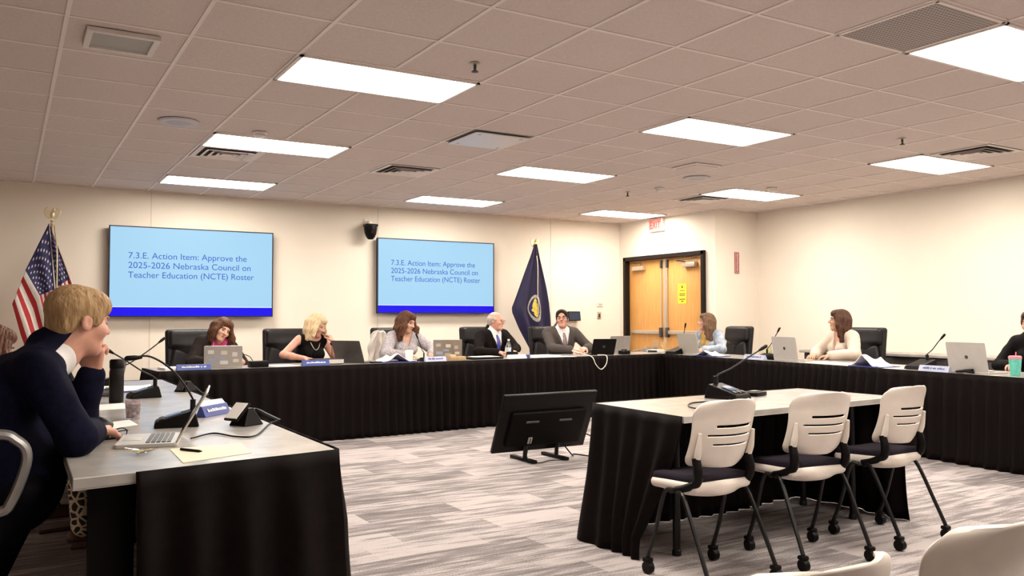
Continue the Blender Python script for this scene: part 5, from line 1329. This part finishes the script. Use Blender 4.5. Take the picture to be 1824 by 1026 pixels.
x, y = Bp(752, .14); mic((x, y, TZ), onY(742, 597, y+.1), PI, 'slim desk microphone before the woman in grey', .75, False, .04)
x, y = Bp(775, .07); nameplate(x, y, .08, 'pale nameplate right of the slim microphone', .26, .05, PALEBL, BLUE)
x, y = Bp(797, .40); laptop((x, y, TZ), PI-.45, 'grey laptop covered in stickers, left of the man with the blue tie', mat('laptop_tan', (.36, .31, .27), .4, metal=.3, noise=.05), .32, .23, 112, logo='stickers', logom=LGREY)
x, y = Bp(812, .10); o = empty('tissue_box', (x, y, TZ), .1, 'flat tan box at the table edge near the man with the blue tie', 'box'); MB().rbox((0, 0, .022), (.20, .11, .044), .004).build('carton', mat('carton_tan', (.42, .28, .15), .6, noise=.1), o); MB().rbox((-.05, 0, .05), (.08, .06, .03), .01).build('top_flap', mat('carton_tan2', (.55, .40, .25), .6, noise=.1), o)
x, y = Bp(858, .22); o = empty('document_tray', (x, y, TZ), .08, 'black folder with a white page before the man with the blue tie', 'folder'); MB().rbox((0, 0, .012), (.42, .28, .024), .008).build('cover', BLACK, o); MB().box((.02, -.01, .027), (.30, .2, .004)).build('page', PAPER, o, smooth=False)
x, y = Bp(912, .26); mic((x, y, TZ), (x-.06, y-.10, TZ+.085), PI-.5, 'low black microphone base right of the man with the blue tie', 1.2, False, .0)
x, y = Bp(906, .42); o = empty('water_bottle', (x, y, TZ), 0, 'clear plastic water bottle beside the man with the blue tie', 'bottle')
MB().lathe([(.030, 0), (.033, .008), (.033, .13), (.028, .15), (.012, .185), (.012, .195), (.004, .196)], n=20).build('body', GLASS, o); MB().lathe([(.014, .193), (.014, .212), (.004, .213)], n=14).build('cap', WHITE, o); MB().lathe([(.0335, .06), (.0338, .11), (.0335, .111)], n=20).build('label', mat('bottle_label', (.5, .55, .65), .5, noise=.1), o)
x, y = Bp(920, .05); o = empty('tent_card', (x, y, TZ), .08, 'white folded card at the edge of the back table', 'card'); MB().prism([(-.03, 0), (.03, 0), (0, .045)], -.13, .13, (0, 0, 0), Matrix(((0, 0, 1), (1, 0, 0), (0, 1, 0)))).build('card', PAPER, o, smooth=False)
x, y = Bp(938, .07); o = empty('marker_cup', (x, y, TZ), .2, 'small blue box right of the white folded card', 'box'); MB().rbox((0, 0, .02), (.07, .05, .04), .006).build('carton', BLUE, o)
x, y = Bp(962, .20); sheet(rect(x, y, .42, .28, .05), 'white papers left of the folded hands', 'paper_stack', th=.02)
x, y = Bp(1000, .10); sheet(rect(x, y, .30, .22, -.1), 'white sheet in front of the folded hands')
x, y = Bp(1068, .26); o = laptop((x, y, TZ), PI-.25, 'black tablet computer propped open right of the man in grey', BLACK, .31, .21, 115, logo='square', logom=DGREY)
x, y = Bp(1095, .45); laptop((x, y, TZ), PI-.05, 'grey laptop behind the black tablet computer', mat('laptop_grey', (.30, .27, .25), .4, metal=.3, noise=.05), .32, .22, 100, logo=None)
x0, y0 = Bp(1050, .02); t = MB(); t.tube([(x0-.12, y0+.2, TZ+.06), (x0-.05, y0+.08, TZ+.03), (x0, y0-.055, TZ-.01), (x0+.04, y0-.075, TZ-.10), (x0+.12, y0-.075, TZ-.16), (x0+.20, y0-.07, TZ-.10), (x0+.22, y0-.05, TZ), (x0+.2, y0+.1, TZ+.006)], .006, 6)
tag(t.build('white_cable', WHITEP), 'white cable looping over the front edge of the back table', 'cable')
x, y = Bp(1112, .12); o = empty('desk_phone', (x, y, TZ), .1, 'small black device at the right end of the back table', 'device'); MB().rbox((0, 0, .025), (.13, .10, .05), .012).build('body', BLACK, o); MB().rbox((0, 0, .055), (.06, .05, .02), .008).build('knob', BLACK, o)
# --- right table
x, y = Rp(1158, .30); t = MB(); t.tube([(x+.2*math.cos(a*1.3)+.0, y+.16*math.sin(a*2.1), TZ+.008+.05*max(0, math.sin(a*1.7))) for a in np.linspace(0, 9, 22)], .007, 6); tag(t.build('cable_tangle', mat('cable_grey', (.25, .23, .22), .6, noise=.1)), 'tangled dark cables at the corner of the tables', 'cables')
x, y = Rp(1168, .12); o = empty('cable_hub', (x, y, TZ), .2, 'grey hub beside the cable tangle in the corner', 'hub'); MB().rbox((0, 0, .02), (.14, .20, .04), .01).build('housing', LGREY, o); MB().rbox((-.071, 0, .02), (.004, .15, .02), .001).build('port_strip', BLACK, o)
x, y = Rp(1182, .30); cup((x, y, TZ), 'clear cup glowing orange before the oak doors', mat('cup_clear', (.95, .85, .6), .08, trans=.9, noise=.02), .05, .14, None, 'plastic_cup'); q = cup((x+.0, y+.16, TZ), 'clear stemmed cup behind the first clear cup', GLASS, .035, .16, None, 'plastic_cup')
x, y = Rp(1206, .14); mic((x, y, TZ), onX(1221, 578, x+.05), -PI/2, 'desk microphone on a wide black base at the table corner', 1.55, False, .03)
x, y = Rp(1243, .30); laptop((x, y, TZ), PI/2-.10, 'light grey laptop before the woman in denim', mat('laptop_warm', (.46, .42, .37), .42, metal=.2, noise=.02), .40, .26, 102, logo=None)
x, y = Rp(1267, .12); binder(x, y, -PI/2+.1, 'open blue binder with white pages beside the light grey laptop', .40, .22, .06)
x, y = Rp(1345, .10); nameplate(x, y, -PI/2-.12, 'pale blue nameplate left of the lidded cup', .34, .05, PALEBL, BLUE)
x, y = Rp(1360, .30); mic((x, y, TZ), onX(1388, 586, x+.08), -PI/2, 'desk microphone beside the white lidded bottle', 1.0, False, .02)
x, y = Rp(1379, .22); o = empty('desk_phone', (x, y, TZ), -PI/2, 'black wedge device in front of the white lidded bottle', 'device'); t = MB(); t.rbox((0, 0, .03), (.16, .12, .06), .02); t.build('body', BLACK, o); MB().rbox((0, -.03, .064), (.06, .04, .008), .003).build('button', DGREY, o)
x, y = Rp(1383, .42); o = cup((x, y, TZ), 'white bottle with a grey lid left of the grey laptop', PAPER, .052, .20, LGREY, 'travel_mug', 'bottle')
x, y = Rp(1369, .40); cup((x, y, TZ), 'small pale yellow cup left of the white lidded bottle', mat('cup_yellow', (.80, .76, .45), .5, noise=.03), .05, .13)
x, y = Rp(1415, .26); laptop((x, y, TZ), PI/2-.10, 'grey laptop with a round emblem before the woman in cream', SILVER, .36, .25, 98, logo='disc')
x, y = Rp(1490, .18); sheet(rect(x, y, .22, .62, -.1), 'white papers before the woman in cream', 'paper_stack', th=.012)
x, y = Rp(1556, .14); binder(x, y, -PI/2-.1, 'open blue binder with peaked white pages on the right table', .38, .26, .11)
x, y = Rp(1597, .16); sheet(rect(x, y, .22, .30, -.1), 'white sheet right of the peaked binder')
x, y = Rp(1640, .22); mic((x, y, TZ), onX(1681, 598, x+.10), -PI/2-.1, 'desk microphone left of the laptop at the right end', 1.45, False, .06)
x, y = Rp(1665, .06); nameplate(x, y, -PI/2-.12, 'pale blue nameplate in front of the microphone at the right', .30, .05, PALEBL, BLUE)
x, y = Rp(1742, .24); laptop((x, y, TZ), PI/2-.10, 'silver laptop with a round emblem beside the teal tumbler', SILVER, .36, .25, 100, logo='disc', logom=DGREY)
x, y = Rp(1716, .05); t = MB(); t.tube([(x+.02, y-.08, TZ+.012), (x-.01, y, TZ+.02), (x+.03, y+.08, TZ+.012), (x+.08, y+.02, TZ+.02), (x+.04, y-.05, TZ+.03), (x+.1, y+.12, TZ+.012)], .010, 8); tag(t.build('cable_tangle', BLACK), 'small heap of black cable before the right end laptop', 'cables')
x, y = Rp(1692, .34); sheet(rect(x, y, .2, .25, .2), 'white sheet behind the pale blue nameplate at the right')
x, y = Rp(1808, .16); o = empty('tumbler', (x, y, TZ), 0, 'teal patterned tumbler with a pink lid at the right edge', 'tumbler')
MB().lathe([(.034, 0), (.036, .004), (.046, .14), (.044, .142)], n=28).build('body', TEAL, o); MB().lathe([(.048, .136), (.048, .152), (.040, .16), (.004, .16)], n=28).build('lid', PINK, o)
MB().tube([(.01, 0, .155), (.014, .0, .19)], .004, 8, smooth=False).build('straw', PINK, o)
# --- presenters table
mic((3.60, 3.58, TZ), onY(1362, 618, 3.62), .25, 'desk microphone with lit display on the presenters table', 1.35, bend=.03)
t = MB(); t.tube([(3.55, 3.50, TZ+.01), (3.42, 3.42, TZ+.006), (3.30, 3.46, TZ+.005), (3.18, 3.44, TZ+.005), (3.05, 3.30, TZ+.005), (3.02, 3.15, TZ+.005)], .004, 6); tag(t.build('microphone_cable', BLACK), 'thin cable across the presenters table to the microphone', 'cable')
o = empty('desk_unit', (3.86, 3.62, TZ), .3, 'black flat control unit beside the presenters microphone', 'control unit'); MB().rbox((0, 0, .012), (.13, .10, .024), .006).build('body', BLACK, o)
MB().rbox((0, 0, .026), (.08, .05, .006), .002).build('keypad', DGREY, o)
